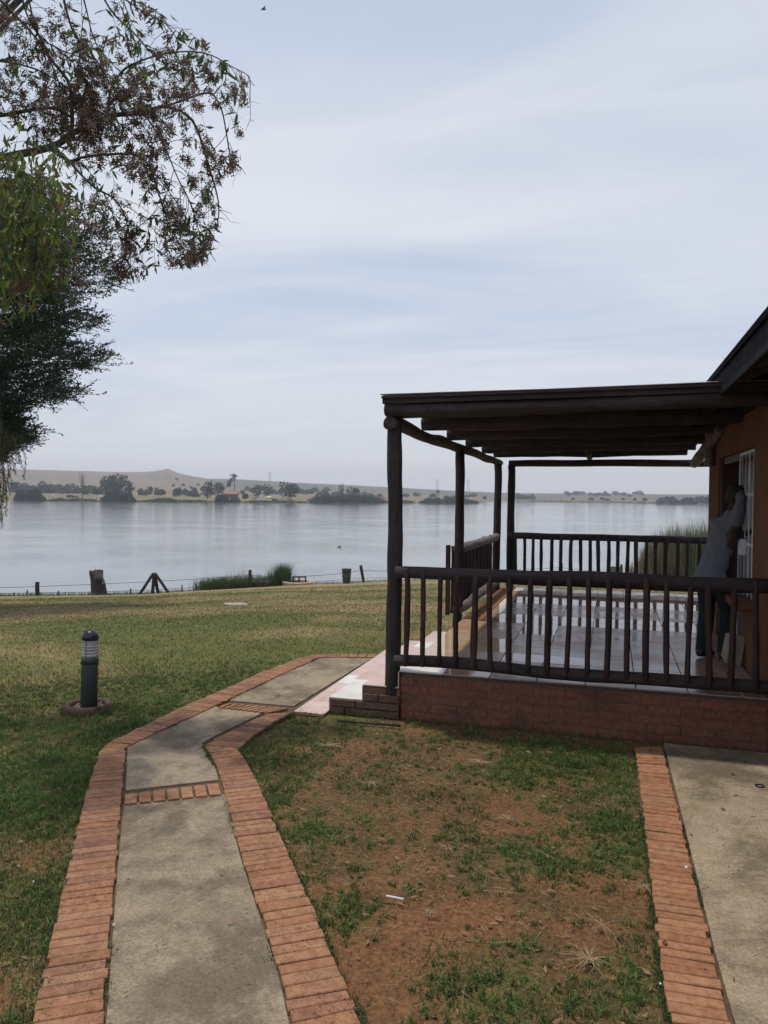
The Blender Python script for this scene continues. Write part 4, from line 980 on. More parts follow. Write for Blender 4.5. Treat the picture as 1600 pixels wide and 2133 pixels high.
# a large part of the crown stands above and behind the frame; it throws the dappled shade on the path
LFO=[]
for k in range(78):
    a=Vector((random.uniform(-8.6,-4.0),random.uniform(2.2,6.6),random.uniform(5.6,8.0)));
    _,x,y=out_ok(a)
    if x>0 and y>-140 and y<2200: a.z+=1.7
    brw([hub+Vector((0,0,.3)),hub.lerp(a,.5)+Vector((0,0,.3)),a],.035,.006)
    for j in range(58):
        c=a+Vector((random.gauss(0,.50),random.gauss(0,.50),random.gauss(0,.35)))
        if not out_ok(c)[0] and out_ok(c)[2]>-60: continue
        LFO.append((c,Vector((random.gauss(0,1),random.gauss(0,1),random.gauss(-.8,.5))),random.uniform(.09,.15)))
TW_V.build('twigs',BARK,nt_,kind='stuff')
def berry_me(k,nb=58):
    b=MB(); rs=random.Random(k)
    for i in range(nb):
        d=Vector((rs.gauss(0,1),rs.gauss(0,1),rs.gauss(-.4,1))).normalized()*rs.uniform(.010,.056); d.z*=1.2; r=rs.uniform(.005,.0082)
        v=[d+Vector(q)*r for q in((1,0,0),(-1,0,0),(0,1,0),(0,-1,0),(0,0,1),(0,0,-1))]; b.add(v,[(0,2,4),(2,1,4),(1,3,4),(3,0,4),(2,0,5),(1,2,5),(3,1,5),(0,3,5)])
        if i%3==0: b.add([(0,0,.01),(0.0012,0,.01),d],[(0,1,2)],0)
    return b.me('berry_cluster',BERRY,True)
BMS=[berry_me(k) for k in range(6)]
CL=[c for c in CL if out_ok(c[0])[0]]
random.shuffle(CL)
vis=[c for c in CL if -20<out_ok(c[0])[1]<560 and -20<out_ok(c[0])[2]<640]; hid=[c for c in CL if c not in vis]
for p,s in vis[:300]:
    o=bpy.data.objects.new('berry_cluster',random.choice(BMS)); o.location=p; o.rotation_euler=(random.gauss(0,.4),random.gauss(0,.4),random.uniform(0,6.3)); o.scale=(s,s,s*random.uniform(.9,1.3)); link(o,nt_)
b=MB()
for p,s in (vis[300:]+hid)[:700]:
    me=random.choice(BMS); b.add([Vector(v.co)*s+p for v in me.vertices],[tuple(q.vertices) for q in me.polygons])
b.build('berry_clusters',BERRY,nt_,True,kind='stuff')
LF=[l for l in LF if out_ok(l[0])[0]]
print('clusters',len(CL),'leaves',len(LF))
def leafme(k,col):
    rs=random.Random(k); b=MB(); n=6; V=[]
    for i in range(n+1):
        t=i/n; w=.13*math.sin(math.pi*min(1,t*.94+.06))**.8; z=-.16*t*t; V+= [(t,-w,z+.05),(t,0,z),(t,w,z+.05)]
    b.add(V,[(i*3+k2,i*3+k2+1,i*3+k2+4,i*3+k2+3) for i in range(n) for k2 in range(2)]); me=b.me('leaf',LEAFV)
    at=me.color_attributes.new('Col','FLOAT_COLOR','POINT'); at.data.foreach_set('color',np.tile(np.array([*col,1],'f'),len(V))); return me
LMS=[leafme(k,c) for k,c in enumerate([(.085,.125,.055),(.10,.14,.06),(.075,.105,.05),(.13,.17,.06)])]
LMY=[leafme(k+9,c) for k,c in enumerate([(.19,.24,.05),(.13,.18,.045),(.22,.25,.06)])]
LF.sort(key=lambda l:-l[2]); random.shuffle(LF)
lead=[l for l in LF if out_ok(l[0])[1]>210 or out_ok(l[0])[1]<150][:290]; ids=set(id(l) for l in lead)
for p,d,L in lead:
    _,x,y=out_ok(p); ms=LMY if (x<170 and y>280) or (150<x<300 and y<140 and random.random()<.5) else LMS
    o=bpy.data.objects.new('leaf',random.choice(ms)); q=Vector(d).to_track_quat('X','Z'); o.rotation_mode='QUATERNION'; o.rotation_quaternion=q; o.location=p; o.scale=(L,)*3; link(o,nt_)
rest=[l for l in LF if id(l) not in ids]
def mk(lst,name,base):
    P=np.array([tuple(l[0]) for l in lst]); D=np.array([tuple(l[1]) for l in lst]); L=np.array([l[2] for l in lst]); cols=jit(base,len(lst),.3)
    leafquads(P,D,L,L*.25,cols,name,LEAFV,nt_,kind='stuff')
mk(rest,'leaves',(.09,.125,.052)); mk(LFO,'crown',(.06,.095,.03))
# hanging green-yellow sprays at the left edge, nearer than the branches
P=[];D=[];L=[];C=[]
for k in range(170):
    x,y,dd=random.uniform(-60,150),random.uniform(320,640),random.uniform(5.0,5.9)
    if x>150-(y-320)*.05-(max(0,y-560))*1.1: continue
    c=onD(x,y,dd)
    for j in range(11):
        P.append(tuple(c+Vector((random.gauss(0,.05),random.gauss(0,.05),random.gauss(0,.07))))); D.append((random.gauss(0,.5),random.gauss(0,.5),-1+random.gauss(0,.5))); L.append(random.uniform(.06,.11)); y_=random.random(); C.append((.18+.05*y_,.23+.05*y_,.05) if random.random()<.4 else ((.17,.11,.07) if random.random()<.18 else (.09,.13,.045)))
leafquads(np.array(P),np.array(D),np.array(L),np.array(L)*.3,np.array(C),'near_leaves',LEAFV,nt_,kind='stuff')
# ---------------------------------------------------------------- dense feathery tree behind it
D2=21.0; c2=onD(-150,640,D2); tb=Vector((c2.x,c2.y,zt(c2.x,c2.y)))
t2=empty('evergreen_tree',label='big dense dark green feathery tree at the left edge over the lawn',cat='tree')
log('trunk',tb-Vector((0,0,.2)),Vector((tb.x+.1,tb.y,c2.z+1)),.30,BARK,t2,r1=.16,seg=20,bend=.05)
# outline in picture: half width to the right of the trunk line at each height
HW_Y=[390,410,430,450,470,520,560,600,680,720,760,800,840,880,920,955]
HW_X=[20,80,130,170,198,205,172,142,160,166,158,122,55,32,26,0]
P=[];D=[];L=[];C=[];SB=MB()
for k in range(17000):
    y=random.uniform(390,955); w=(np.interp(y,HW_Y,HW_X)+150)*D2/1600; a=random.uniform(0,6.283)
    rr=w*(random.random()**.42)*(1+.14*math.sin(y*.07+a*2)); z=c2.z+(640-y)*D2/1600
    q=Vector((tb.x+rr*math.cos(a),tb.y+rr*math.sin(a),z))
    nn=mnoise.noise(Vector((q.x*.9,q.y*.9,q.z*1.7)))+.45*mnoise.noise(Vector((q.x*2.3,q.y*2.3,q.z*4)))
    if nn<-.34 : continue
    o=Vector((math.cos(a)+random.gauss(0,.5),math.sin(a)+random.gauss(0,.5),random.uniform(-.35,.7))).normalized(); Ls=random.uniform(.3,.62)
    if rr>w*.93 and random.random()<.3: Ls*=1.3
    SB.tube([q-o*.1,q+o*Ls],[.008,.003],3,cap=False)
    tone=.75+.5*random.random(); base=(.036*tone,.064*tone,.036*tone)
    for j in range(12):
        t=j/11; p=q+o*Ls*t; e=o*.75+Vector((random.gauss(0,.6),random.gauss(0,.6),random.gauss(.15,.6))); P.append(tuple(p)); D.append(tuple(e)); L.append(random.uniform(.08,.15)); C.append(base)
leafquads(np.array(P),np.array(D),np.array(L),np.array(L)*.34,np.array(C)*(1+RNG.uniform(-.2,.2,(len(P),1))),'crown',LEAFV,t2,kind='stuff'); SB.build('boughs',BARK,t2,kind='stuff')
# weeping willow fringe at the left edge
D3=19.0; w0=onD(-260,760,D3); wt=empty('willow_tree',label='weeping willow with thin hanging strands at the left edge above the water',cat='tree')
wg=Vector((w0.x,w0.y,zt(w0.x,w0.y))); log('trunk',wg-Vector((0,0,.2)),Vector((w0.x,w0.y,w0.z+.4)),.26,BARK,wt,r1=.13,seg=14,bend=.05)
P=[];D=[];L=[];SB=MB()
for px,yt,yb in [(random.uniform(-420,6),random.uniform(780,880),random.uniform(1000,1115)) for _ in range(90)]+[(2,880,1100),(6,880,1060),(12,890,1075),(16,900,1045),(24,900,1010),(34,900,985),(44,905,975),(52,905,1000),(38,900,965),(10,900,1020),(-4,900,1090),(20,900,1030),(30,905,990),(-8,880,1050)]:
    dd=D3+random.uniform(-.7,.7); tp=onD(px-4,yt,dd); bt=onD(px,yb,dd); top=w0.lerp(tp,.5)+Vector((0,0,.9)); pts=[w0,top,tp]
    if random.random()<.25: SB.tube(pts,[.03,.018,.006],4,cap=False)
    n=int((tp-bt).length/.05); ph=random.uniform(0,6); q=[tp.lerp(bt,i/8)+Vector((.04*math.sin(i*.9+ph),.04*math.cos(i+ph),0)) for i in range(9)]; SB.tube(q,[.004]*9,3,cap=False)
    for i in range(n):
        t=i/n; p=tp.lerp(bt,t)+Vector((.04*math.sin(t*7.2+ph),.04*math.cos(t*8+ph),0))
        for _ in range(3): P.append(tuple(p)); D.append((random.gauss(0,.6),random.gauss(0,.6),-1)); L.append(random.uniform(.06,.12))
leafquads(np.array(P),np.array(D),np.array(L),np.array(L)*.2,jit((.085,.085,.035),len(P),.35),'strands',LEAFV,wt,kind='stuff'); SB.build('branches',BARK,wt,kind='stuff')
# ---------------------------------------------------------------- far bank
def cloudcrown(c,w,h,n,base,name,par,card=.9,lobes=7,flat=1.0):
    """leaf cards gathered in lobes"""
    lo=[]
    for i in range(lobes):
        a=random.uniform(0,6.283); r=random.uniform(.1,.36)*w; lo.append((c[0]+r*math.cos(a),c[1]+r*math.sin(a),c[2]+random.uniform(-.28,.32)*h,random.uniform(.22,.36)))
    lo.append((c[0],c[1],c[2],.38)); idx=RNG.integers(0,len(lo),n); Lc=np.array(lo)[idx]
    d=RNG.normal(size=(n,3)); d/=np.linalg.norm(d,axis=1,keepdims=True); rr=rnd(n,.55,1.05)[:,None]
    P=Lc[:,:3]+d*rr*Lc[:,3:4]*np.array([w,w,h*flat]); zmin=c[2]-h*.55; P[:,2]=np.maximum(P[:,2],zmin+rnd(n,0,.3)*h*.1)
    L=rnd(n,.6,1.4)*card; D=d+RNG.normal(size=(n,3))*.6
    return leafquads(P,D,L,L*.75,jit(base,n,.3),name,FARV,par,fold=.1)
DG=(.05,.065,.042); MG=(.085,.10,.055); LG=(.12,.125,.07); BG_=(.055,.075,.06)
def fartree(px,D,wpx,hpx,label,base=DG,n=260,trunk=.25,cat='tree',group=None,kind='tree',crown=.62):
    p=gpx(px,D); w=wpx*D/1600; h=hpx*D/1600
    t=empty('tree' if cat=='tree' else 'bush',(p.x,p.y,p.z),label=label,cat=cat,group=group)
    if cat=='tree':
        b=MB(); b.tube([(0,0,-.3),(0,0,h*trunk),(.05*w,0,h*.75)],[.04*h,.03*h,.012*h],6); b.build('trunk',FARBARK,t,True)
        cz=h*(trunk*.6+.5); cloudcrown((0,0,cz),w,h*(1-trunk*.5)*1.0,n,base,'crown',t,card=max(.8,.36*w**.6))
    else: cloudcrown((0,0,h*.45),w,h,n,base,'foliage',t,card=max(.9,.5*w**.6),lobes=4)
    return t
# (column, distance, width px, height px, label)
fartree(245,640,58,47,'broad dark spreading tree, the largest on the far bank at the left',DG,900,.15)
fartree(432,600,30,40,'tall dark bushy tree left of the far red roofed house',DG,420,.12)
fartree(455,600,26,30,'rounder dark tree touching the left side of the far red roofed house',DG,360,.1)
fartree(533,620,24,27,'round green tree directly left of the parked white cars on the far bank',MG,320,.12)
fartree(556,640,22,29,'slightly taller round tree behind the parked white cars on the far bank',MG,300,.12)
fartree(604,600,40,31,'wide low dark tree right of the parked cars on the far bank',DG,480,.15)
fartree(711,640,13,31,'narrow loose tree left of the round tree above the long far reed bed',BG_,200,.3)
fartree(734,620,25,27,'round dark tree on a short trunk above the long far reed bed',DG,380,.22)
# tall bare-stemmed tree
D=640; p=gpx(488,D); t=empty('tall_tree',(p.x,p.y,p.z),label='tall thin bare stemmed tree with a lopsided crown over the far red roofed house',cat='tree'); h=50*D/1600
b=MB(); b.tube([(0,0,-.3),(.2,0,h*.5),(.1,0,h*.95)],[.42,.34,.15],6); b.build('trunk',FARBARK,t,True)
u=D/1600; cr=Vector((RT[0],RT[1],0))
for dx,z,w,hh in ((1,h*.92,15,9),(-1,h*.8,14,8),(-9,h*.66,12,12),(-12,h*.54,9,8)):
    cloudcrown(tuple(cr*dx*u+Vector((0,0,z))),w*u,hh*u,130,DG,'crown',t,card=.9,lobes=3)
# bare tree
D=560; p=gpx(172,D); t=empty('bare_tree',(p.x,p.y,p.z),label='pale leafless tree standing alone near the far water line at the left',cat='tree'); h=62*D/1600
b=MB(); b.tube([(0,0,-.3),(0,0,h*.45),(0,0,h*.8)],[.34,.26,.08],6)
for i in range(46):
    z=h*random.uniform(.3,.75); a=random.uniform(0,6.3); L=h*random.uniform(.15,.3); e=Vector((math.cos(a)*.55,math.sin(a)*.55,1)).normalized(); q=Vector((0,0,z)); m=q+e*L*.5+Vector((0,0,0)); b.tube([q,m,q+e*L+Vector((random.gauss(0,.4),random.gauss(0,.4),0))],[.09,.06,.03],4,cap=False)
b.build('trunk',FARBARK,t,True)
# scrub on the left and centre of the far bank, each bush on its own
k=0
ORD=['leftmost']+[w+' from the left' for w in 'second third fourth fifth sixth seventh eighth ninth tenth eleventh twelfth thirteenth fourteenth fifteenth sixteenth seventeenth eighteenth nineteenth twentieth'.split()]
def bushes(x0,x1,n,Dr,wr,hr,base,where,lbl):
    global k
    for i in range(n):
        px=x0+(x1-x0)*(i+.5+random.uniform(-.4,.4))/n; D=random.uniform(*Dr); t=fartree(px,D,random.uniform(*wr)*.85,random.uniform(*hr)*.78,('far bush, '+ORD[i]+' '+lbl) if n>1 else lbl,random.choice(base),300,.1,'bush',where)
bushes(20,212,17,(690,820),(20,34),(17,27),(MG,DG,LG),'scrub behind the bare tree on the far bank','in the scrub belt behind the far bare tree')
bushes(290,345,5,(640,720),(12,19),(13,21),(MG,LG),'bushes right of the big far tree','in the bush row right of the largest far tree')
bushes(360,415,6,(640,760),(14,20),(13,20),(MG,DG),'bushes left of the far house','of the bushes left of the far house')
bushes(350,470,9,(1100,1500),(5,10),(4,7),(DG,),'small trees on the hill foot','of the tiny trees below the rocky hill')
bushes(500,700,20,(900,1300),(10,22),(8,13),(DG,MG),'distant trees in the tree line behind the parked cars','in the tree line behind the far parked cars')
bushes(640,1030,16,(800,1200),(8,18),(5,9),(MG,DG,LG),'distant bushes above the far reed beds','of the bushes above the far reed beds')
bushes(508,516,1,(600,620),(11,13),(12,13),(DG,),'bush by the far house','small dark bush right beside the far red roofed house')
bushes(1072,1116,5,(1180,1230),(12,22),(11,17),(DG,),'trees at the left end of the distant right shore','in the distant clump right of the rear corner posts')
bushes(1172,1345,17,(1600,2000),(10,20),(6,9),(DG,),'tree line on the skyline right of centre','in the skyline tree line seen through the verandah')
bushes(1190,1350,7,(1000,1150),(6,14),(5,9),(MG,),'bushes on the distant right shore','of the bushes on the distant shore behind the verandah')
bushes(1375,1490,13,(835,900),(14,24),(13,20),(BG_,DG),'dark trees at the right end of the distant shore','in the dark tree belt at the distant right shore')
# far reed beds (each bed a thing nobody could count)
def reedbed(px0,px1,h0,label,n,base,Dexp=None,depth=14,hj=.25):
    P=[];H=[]
    for i in range(n):
        t=random.random(); px=px0+(px1-px0)*t; a=math.atan((px-800)/1600); D=float(5.35*1600/np.interp(px,FS_X,FS_Y))-2+random.random()*depth+ (0 if Dexp is None else Dexp)
        g=gpx(px,D); z=max(g.z,WZ-.1); e=min(1,min(t,1-t)*9+.35); P.append((g.x,g.y,z)); q_=float(fbm(np.array([px*.09+h0]),np.array([3.7]),4)[0]); H.append(h0*min(1,min(t,1-t)*5+.12)*random.uniform(.75,1.15)*(.45+1.1*q_))
    n=len(P); o=blades(np.array(P),np.array(H),rnd(n,.35,.7),rnd(n,.05,.3),jit(base,n,.25),'reed_bed',FARV,None,label=label,cat='reeds',kind='stuff'); return o
reedbed(28,96,6.0,'dark reed bed in the far shallows at the left edge',1500,(.045,.06,.035))
reedbed(209,284,5.6,'dark reed bed in the far water in front of the largest tree',1700,(.045,.062,.035))
reedbed(312,368,2.0,'low green reeds on the far bank right of the big reed bed',500,(.08,.10,.04))
reedbed(447,478,4.6,'small dark reed clump in front of the far red roofed house',700,(.035,.05,.03))
reedbed(478,502,2.4,'low reeds right of the small dark reed clump on the far shore',350,(.05,.065,.035))
reedbed(645,802,4.9,'long green reed bed along the far shore left of the corner post',3600,(.06,.08,.042),hj=.18)
reedbed(640,806,6.2,'strip of dry pale reeds behind the long green reed bed',2200,(.22,.17,.11),Dexp=13,hj=.12)
reedbed(802,866,2.0,'low reeds right of the corner post on the far shore',500,(.12,.12,.06))
reedbed(872,998,3.9,'far reed bed reaching the tip of the far point',2400,(.065,.08,.045))
reedbed(96,209,1.5,'low green fringe along the far shore between the two left reed beds',900,(.10,.105,.06),depth=8)
reedbed(284,447,1.3,'low green fringe along the far shore right of the largest tree',1300,(.11,.11,.06),depth=9)
reedbed(502,645,1.3,'low green fringe along the far shore below the parked cars',1000,(.11,.105,.06),depth=9)
reedbed(1060,1490,1.6,'thin reed fringe along the distant right shore',1800,(.12,.115,.07),depth=12)
# far house
RW=simple('far_brick',(.14,.075,.055),(.2,.11,.08),1,.9,0); RR=simple('far_red_roof',(.26,.10,.075),(.34,.15,.11),1,.8,0); PALE=simple('pale_wall',(.5,.46,.42),(.6,.56,.5),1,.8,0)
D=615; p=gpx(480,D); t=empty('far_house',(p.x,p.y,p.z),YAW,label='small brick house with a red roof on the far bank under the tall thin tree',cat='house'); w=31*D/1600
boxo('wall',(0,0,1.9),(w,7,3.8),RW,t,bev=0)
def gable(name,w,d,z0,h,mat,par,o=.4,cx=0):
    b=MB(); b.add([(cx-w/2-o,-d/2-o,z0),(cx+w/2+o,-d/2-o,z0),(cx+w/2+o,d/2+o,z0),(cx-w/2-o,d/2+o,z0),(cx-w/2-o,0,z0+h),(cx+w/2+o,0,z0+h)],[(0,1,5,4),(2,3,4,5),(1,2,5),(3,0,4),(3,2,1,0)]); return b.build(name,mat,par)
gable('roof',w*.86,7,3.81,2.2,RR,t,cx=w*.07); boxo('gable_end',(-w*.42,-.5,4.4),(1.6,5,1.9),PALE,t,bev=0)
for x in(-3.6,-.8,2.4): boxo('window',(x,-3.52,2.0),(1.3,.06,1.1),BLACK,t,bev=0)
boxo('door',(4.4,-3.52,1.2),(1.0,.06,2.2),DKWOOD,t,bev=0)
D=690; p=gpx(797,D); t=empty('shed',(p.x,p.y,p.z),YAW,label='small flat pink walled shed on the dry far bank beside the corner post',cat='shed'); boxo('wall',(0,0,1.3),(5.2,3,2.6),simple('pink_wall',(.4,.27,.2),(.5,.34,.26),1,.9,0),t,bev=0); boxo('roof',(0,0,2.75),(5.6,3.4,.25),PALE,t,bev=0)
# cars
CW=simple('white_car_paint',(.68,.69,.7),(.74,.75,.76),2,.3,0); CD=simple('dark_car_paint',(.03,.032,.04),(.05,.05,.06),2,.3,0); TY=BLACK; GLS=simple('car_glass',(.02,.025,.03),(.03,.035,.04),2,.1,0)
def car(px,D,s,mat,label,kind='suv',rz=0):
    p=gpx(px,D); t=empty('car',(p.x,p.y,p.z),YAW+rz,label=label,cat='car',group='cars on the far bank'); L=4.6*s; b=MB()
    prof=[(-.5,.25),(-.5,.55),(-.47,.92),(-.40,1.5),(.12,1.55),(.26,1.05),(.47,.9),(.5,.6),(.5,.25)] if kind!='pickup' else [(-.5,.25),(-.5,.95),(-.12,.97),(-.08,1.5),(.16,1.52),(.27,1.05),(.47,.9),(.5,.55),(.5,.25)]
    n=len(prof); v=[(x*L,y*s*(1 if z<1.1 else .8),z*s) for y in(-.85,.85) for x,z in prof]; b.add(v,[tuple(range(n)),tuple(range(2*n-1,n-1,-1))]+[(i,n+i,n+(i+1)%n,(i+1)%n) for i in range(n)]); b.build('body',mat,t)
    for sg in(-1,1):
        b=MB(); x0,x1=((-.40,.17) if kind!='pickup' else (-.08,.19)); b.box(((x0+x1)/2*L,sg*.79*s,1.22*s),((x1-x0)*L*.9,.12*s,.32*s)); b.build('window',GLS,t)
        for x in(-.31,.31): b=MB(); b.tube([(x*L,sg*.70*s,.33*s),(x*L,sg*.88*s,.33*s)],.33*s,12); b.build('wheel',TY,t,True)
    return t
car(206,575,1.15,CW,'white minibus parked left of the largest far tree',rz=.1)
car(148,560,1.35,CD,'dark low car parked near the far water left of the bare tree',rz=.2); car(157,566,1.0,CD,'small dark car directly right of the low dark car on the far bank',rz=-.2)
car(107,575,1.0,CW,'pale car parked far left behind the first reed beds',rz=.1)
car(541,560,1.2,CW,'white car parked on the far bank, leftmost of the group by the tents',rz=.2); car(550,566,1.0,CW,'second white car in the group on the far bank, partly behind the first','pickup')
car(573,562,1.05,CD,'dark car at the right end of the group by the tents')
for px,wd,lb_ in ((560,5.2,'pale peaked gazebo tent standing behind the parked cars'),):
    p=gpx(px,575); t=empty('gazebo',(p.x,p.y,p.z),YAW,label=lb_,cat='gazebo'); b=MB(); w=wd/2; b.add([(-w,-w,2.2),(w,-w,2.2),(w,w,2.2),(-w,w,2.2),(0,0,3.6)],[(0,1,4),(1,2,4),(2,3,4),(3,0,4)]); b.build('canopy',PALE,t)
    for x in(-w,w):
        for y in(-w,w): b=MB(); b.box((x,y,1.1),(.1,.1,2.2)); b.build('leg',FARBARK,t)
# little figures on the far bank
for px,D,lab in ((109,548,'distant person by the far water at the left'),(449,560,'distant person in dark clothes left of the small reed clump'),(586,556,'distant person right of the dark parked car')):
    p=gpx(px,D); t=empty('person',(p.x,p.y,p.z),YAW,label=lab,cat='person'); b=MB(); b.tube([(-.12,0,0),(-.1,0,.45),(-.07,0,.85),(0,0,1.0),(0,0,1.35),(0,0,1.48),(0,0,1.55),(0,0,1.68),(0,0,1.78)],[.07,.08,.11,.17,.2,.1,.08,.11,.05],8); b.tube([(.12,0,0),(.1,0,.45),(.07,0,.85)],[.07,.08,.11],8); b.tube([(-.18,0,1.4),(-.27,0,1.1),(-.24,.1,.85)],[.06,.05,.04],6); b.tube([(.18,0,1.4),(.27,0,1.1),(.24,.1,.85)],[.06,.05,.04],6); b.build('body',TROU,t,True)
# water tower and pylons
D=1000; p=gpx(912,D); t=empty('water_tower',(p.x,p.y,p.z),label='dark water tank on a stand on the dry land beyond the far reed bed',cat='water tower'); 
b=MB(); b.lathe([(2.0,5.2),(2.2,5.2),(2.2,9),(1.4,9.6)],n=14); b.build('tank',CD,t,True)
for a in (0.8,2.4,3.9,5.5): b=MB(); b.tube([(2.2*math.cos(a),2.2*math.sin(a),0),(1.6*math.cos(a),1.6*math.sin(a),5.3)],.2,5); b.build('leg',FARBARK,t)
def pylon(px,D,h,lab):
    p=gpx(px,D); t=empty('pylon',(p.x,p.y,p.z),YAW,label=lab,cat='pylon',group='power line pylons'); b=MB(); w=h*.11
    for sx in(-1,1):
        for sy in(-1,1): b.tube([(sx*w,sy*w,0),(sx*w*.25,sy*w*.25,h*.7),(0,0,h)],[.16,.13,.1],4)
    for i in range(6):
        z=h*i/7; z2=h*(i+1)/7; ww=w*(1-z/h*.95); w2=w*(1-z2/h*.95); b.tube([(-ww,-ww,z),(w2,-w2,z2)],.09,3); b.tube([(ww,-ww,z),(-w2,-w2,z2)],.09,3)
    b.build('mast',FARBARK,t)
    for z in(.72,.84): b=MB(); b.box((0,0,h*z),(h*.4,.3,.35)); b.build('crossarm',FARBARK,t)
pylon(911,1500,29,'faint power pylon rising behind the water tank'); pylon(975,1700,32,'faint power pylon on the skyline above the far point'); pylon(562,1750,26,'faint power pylon on the skyline above the parked cars'); pylon(1058,1900,30,'faint power pylon on the skyline beside the rear corner posts')
# ---------------------------------------------------------------- plants at the near lake edge
def nearplants(name,label,spots,hh,ww,base,n,cat='reeds',lean=(.05,.4),off=(-1.4,.6),hfun=None):
    P=[];H=[]
    for i in range(n):
        px=random.choice(spots); px=random.gauss(px[0],px[1]); D=dshore(px)+random.uniform(*off); g=gpx(px,D); s=hfun(px) if hfun else 1
        if s<=0: continue
        P.append((g.x,g.y,g.z-.03)); H.append(random.uniform(*hh)*s)
    n=len(P); return blades(np.array(P),np.array(H),rnd(n,*ww),rnd(n,*lean),jit(base,n,.35),name,GRASSV,None,label=label,cat=cat,kind='stuff')
nearplants('grass_bank','bushy green grass growing on the lake edge left of the tall fence post',[(440,16),(468,14),(500,16),(540,20),(580,16)],(.25,.85),(.012,.03),(.07,.105,.04),5200,'grass',(.1,.8))
nearplants('grass_bank','wispy tall grass stems on the lake edge around the tall fence post',[(490,10),(510,12),(562,4),(568,5)],(.8,1.25),(.008,.016),(.10,.11,.06),220,'grass',(.05,.35))
nearplants('reed_clump','upright tuft of green reeds right of the two concrete pots',[(590,6),(596,5),(584,6)],(.7,1.45),(.018,.035),(.06,.10,.045),900,'reeds',(.05,.5))
nearplants('shore_grass','rough grass fringe along the top of the lake bank',[(x,12) for x in range(0,400,14)]+[(x,14) for x in range(600,1420,16)],(.06,.24),(.01,.025),(.09,.11,.045),5200,'grass',(.1,.8),(-.9,.3))
def reedh(px): return float(np.interp(px,[1305,1330,1350,1380,1420,1500,1700],[.28,.42,.78,.95,1.05,1.15,1.2]))
nearplants('tall_reeds','tall green reeds with feathery tops by the water behind the rear railing',[(x,10) for x in range(1352,1640,10)],(2.4,3.7),(.03,.06),(.13,.17,.075),6500,'reeds',(.03,.28),(-1.2,3.2),reedh)
nearplants('dry_reeds','dry tan reed stems at the left side of the tall reeds behind the rear railing',[(x,12) for x in range(1318,1420,8)],(1.4,3.4),(.02,.035),(.22,.16,.10),900,'reeds',(.05,.35),(-1.8,1.2),reedh)
# ---------------------------------------------------------------- grass and litter on the ground
def inpoly(x,y,P):
    c=np.zeros(len(x),bool); n=len(P)
    for i in range(n):
        x1,y1=P[i]; x2,y2=P[(i+1)%n]; cond=((y1>y)!=(y2>y)); c^=cond&(x<(x2-x1)*(y-y1)/((y2-y1) or 1e-9)+x1)
    return c
PATHP=[(p.x,p.y) for p in LO+[TO[1],TO[2],TO[3]]]+[(DX0,8.6),(DX0,6.2)]+[(p.x,p.y) for p in RO[::-1]]
WALKP=[(p.x,p.y) for p in SL]+[(.2,6.3),(1.6,6.3),(1.6,1.2)]
DECKP=[(-2.35,6.24),(-2.35,9.1),(-1.73,9.1),(-1.73,12.9),(4.4,12.9),(4.4,6.24)]
HOUSP=[(1.1,-3),(1.1,13),(9,13),(9,-3)]
APRP=[(-2.66,6.12),(-2.66,9.1),(-2.3,9.1),(-2.3,6.12)]
def free(x,y): return ~(inpoly(x,y,PATHP)|inpoly(x,y,WALKP)|inpoly(x,y,DECKP)|inpoly(x,y,HOUSP)|inpoly(x,y,APRP))
def pts(n,r0,r1,a0=-33,a1=33,pw=1.0):
    r=np.exp(RNG.uniform(math.log(r0),math.log(r1),n)) if pw==0 else np.sqrt(RNG.uniform(r0*r0,r1*r1,n)); a=np.radians(RNG.uniform(a0,a1,n)); s=r*np.sin(a); f=r*np.cos(a)
    return s*RT[0]+f*FW[0], s*RT[1]+f*FW[1], r
def grassfield(name,n,r0,r1,h,w,dens,color,lean=(.2,.9),pw=0,label=None,hgrow=0):
    x,y,r=pts(n,r0,r1,pw=pw); k=free(x,y); x,y,r=x[k],y[k],r[k]; soil,lush,inf=masks(x,y); pr=dens(x,y,r,soil,lush,inf); k=RNG.random(len(x))<pr; x,y,r=x[k],y[k],r[k]; soil,lush,inf=soil[k],lush[k],inf[k]
    z=height(x,y)-.012; n=len(x); H=rnd(n,*h)*(1+lush*.7)*(1+hgrow*r); Wd=rnd(n,*w)*(1+.09*np.maximum(0,r-4)); C=color(x,y,r,soil,lush,inf)
    return blades(np.stack([x,y,z],1),H,Wd,rnd(n,*lean),C,name,GRASSV,None,kind='stuff')
def colr(x,y,r,soil,lush,inf):
    n=len(x); g=fbm(x*.28+5,y*.28,4)*.6+fbm(x*.9,y*.9+7,3)*.4; band=.10*np.sin(r*.9+x*.2)*sstep(9,14,r); far=sstep(7.5,17,r)
    k=sstep(.36,.62,g+band-.16*(1-far)+.07*far); k=np.where(inf,np.clip(k+.12,0,1),k)*(1-lush*.7)
    dry=(RNG.random(n)<(.16+.62*k)); G_=np.array([.095,.135,.040]); D_=np.array([.235,.19,.105])
    G_=np.where((lush>.3)[:,None],np.array([[.075,.14,.035]]),G_[None]); c=np.where(dry[:,None],D_[None],G_)
    return c*(1+RNG.uniform(-.35,.35,(n,1)))*(1+RNG.uniform(-.1,.1,(n,3)))
# lawn
grassfield('lawn_grass',330000,3.0,36,(.018,.045),(.0035,.0065),lambda x,y,r,s,l,i: np.where(i,0,(1-.85*s)*np.where(r<9,.95,.8)),colr,(.3,1.0),0,hgrow=.02)
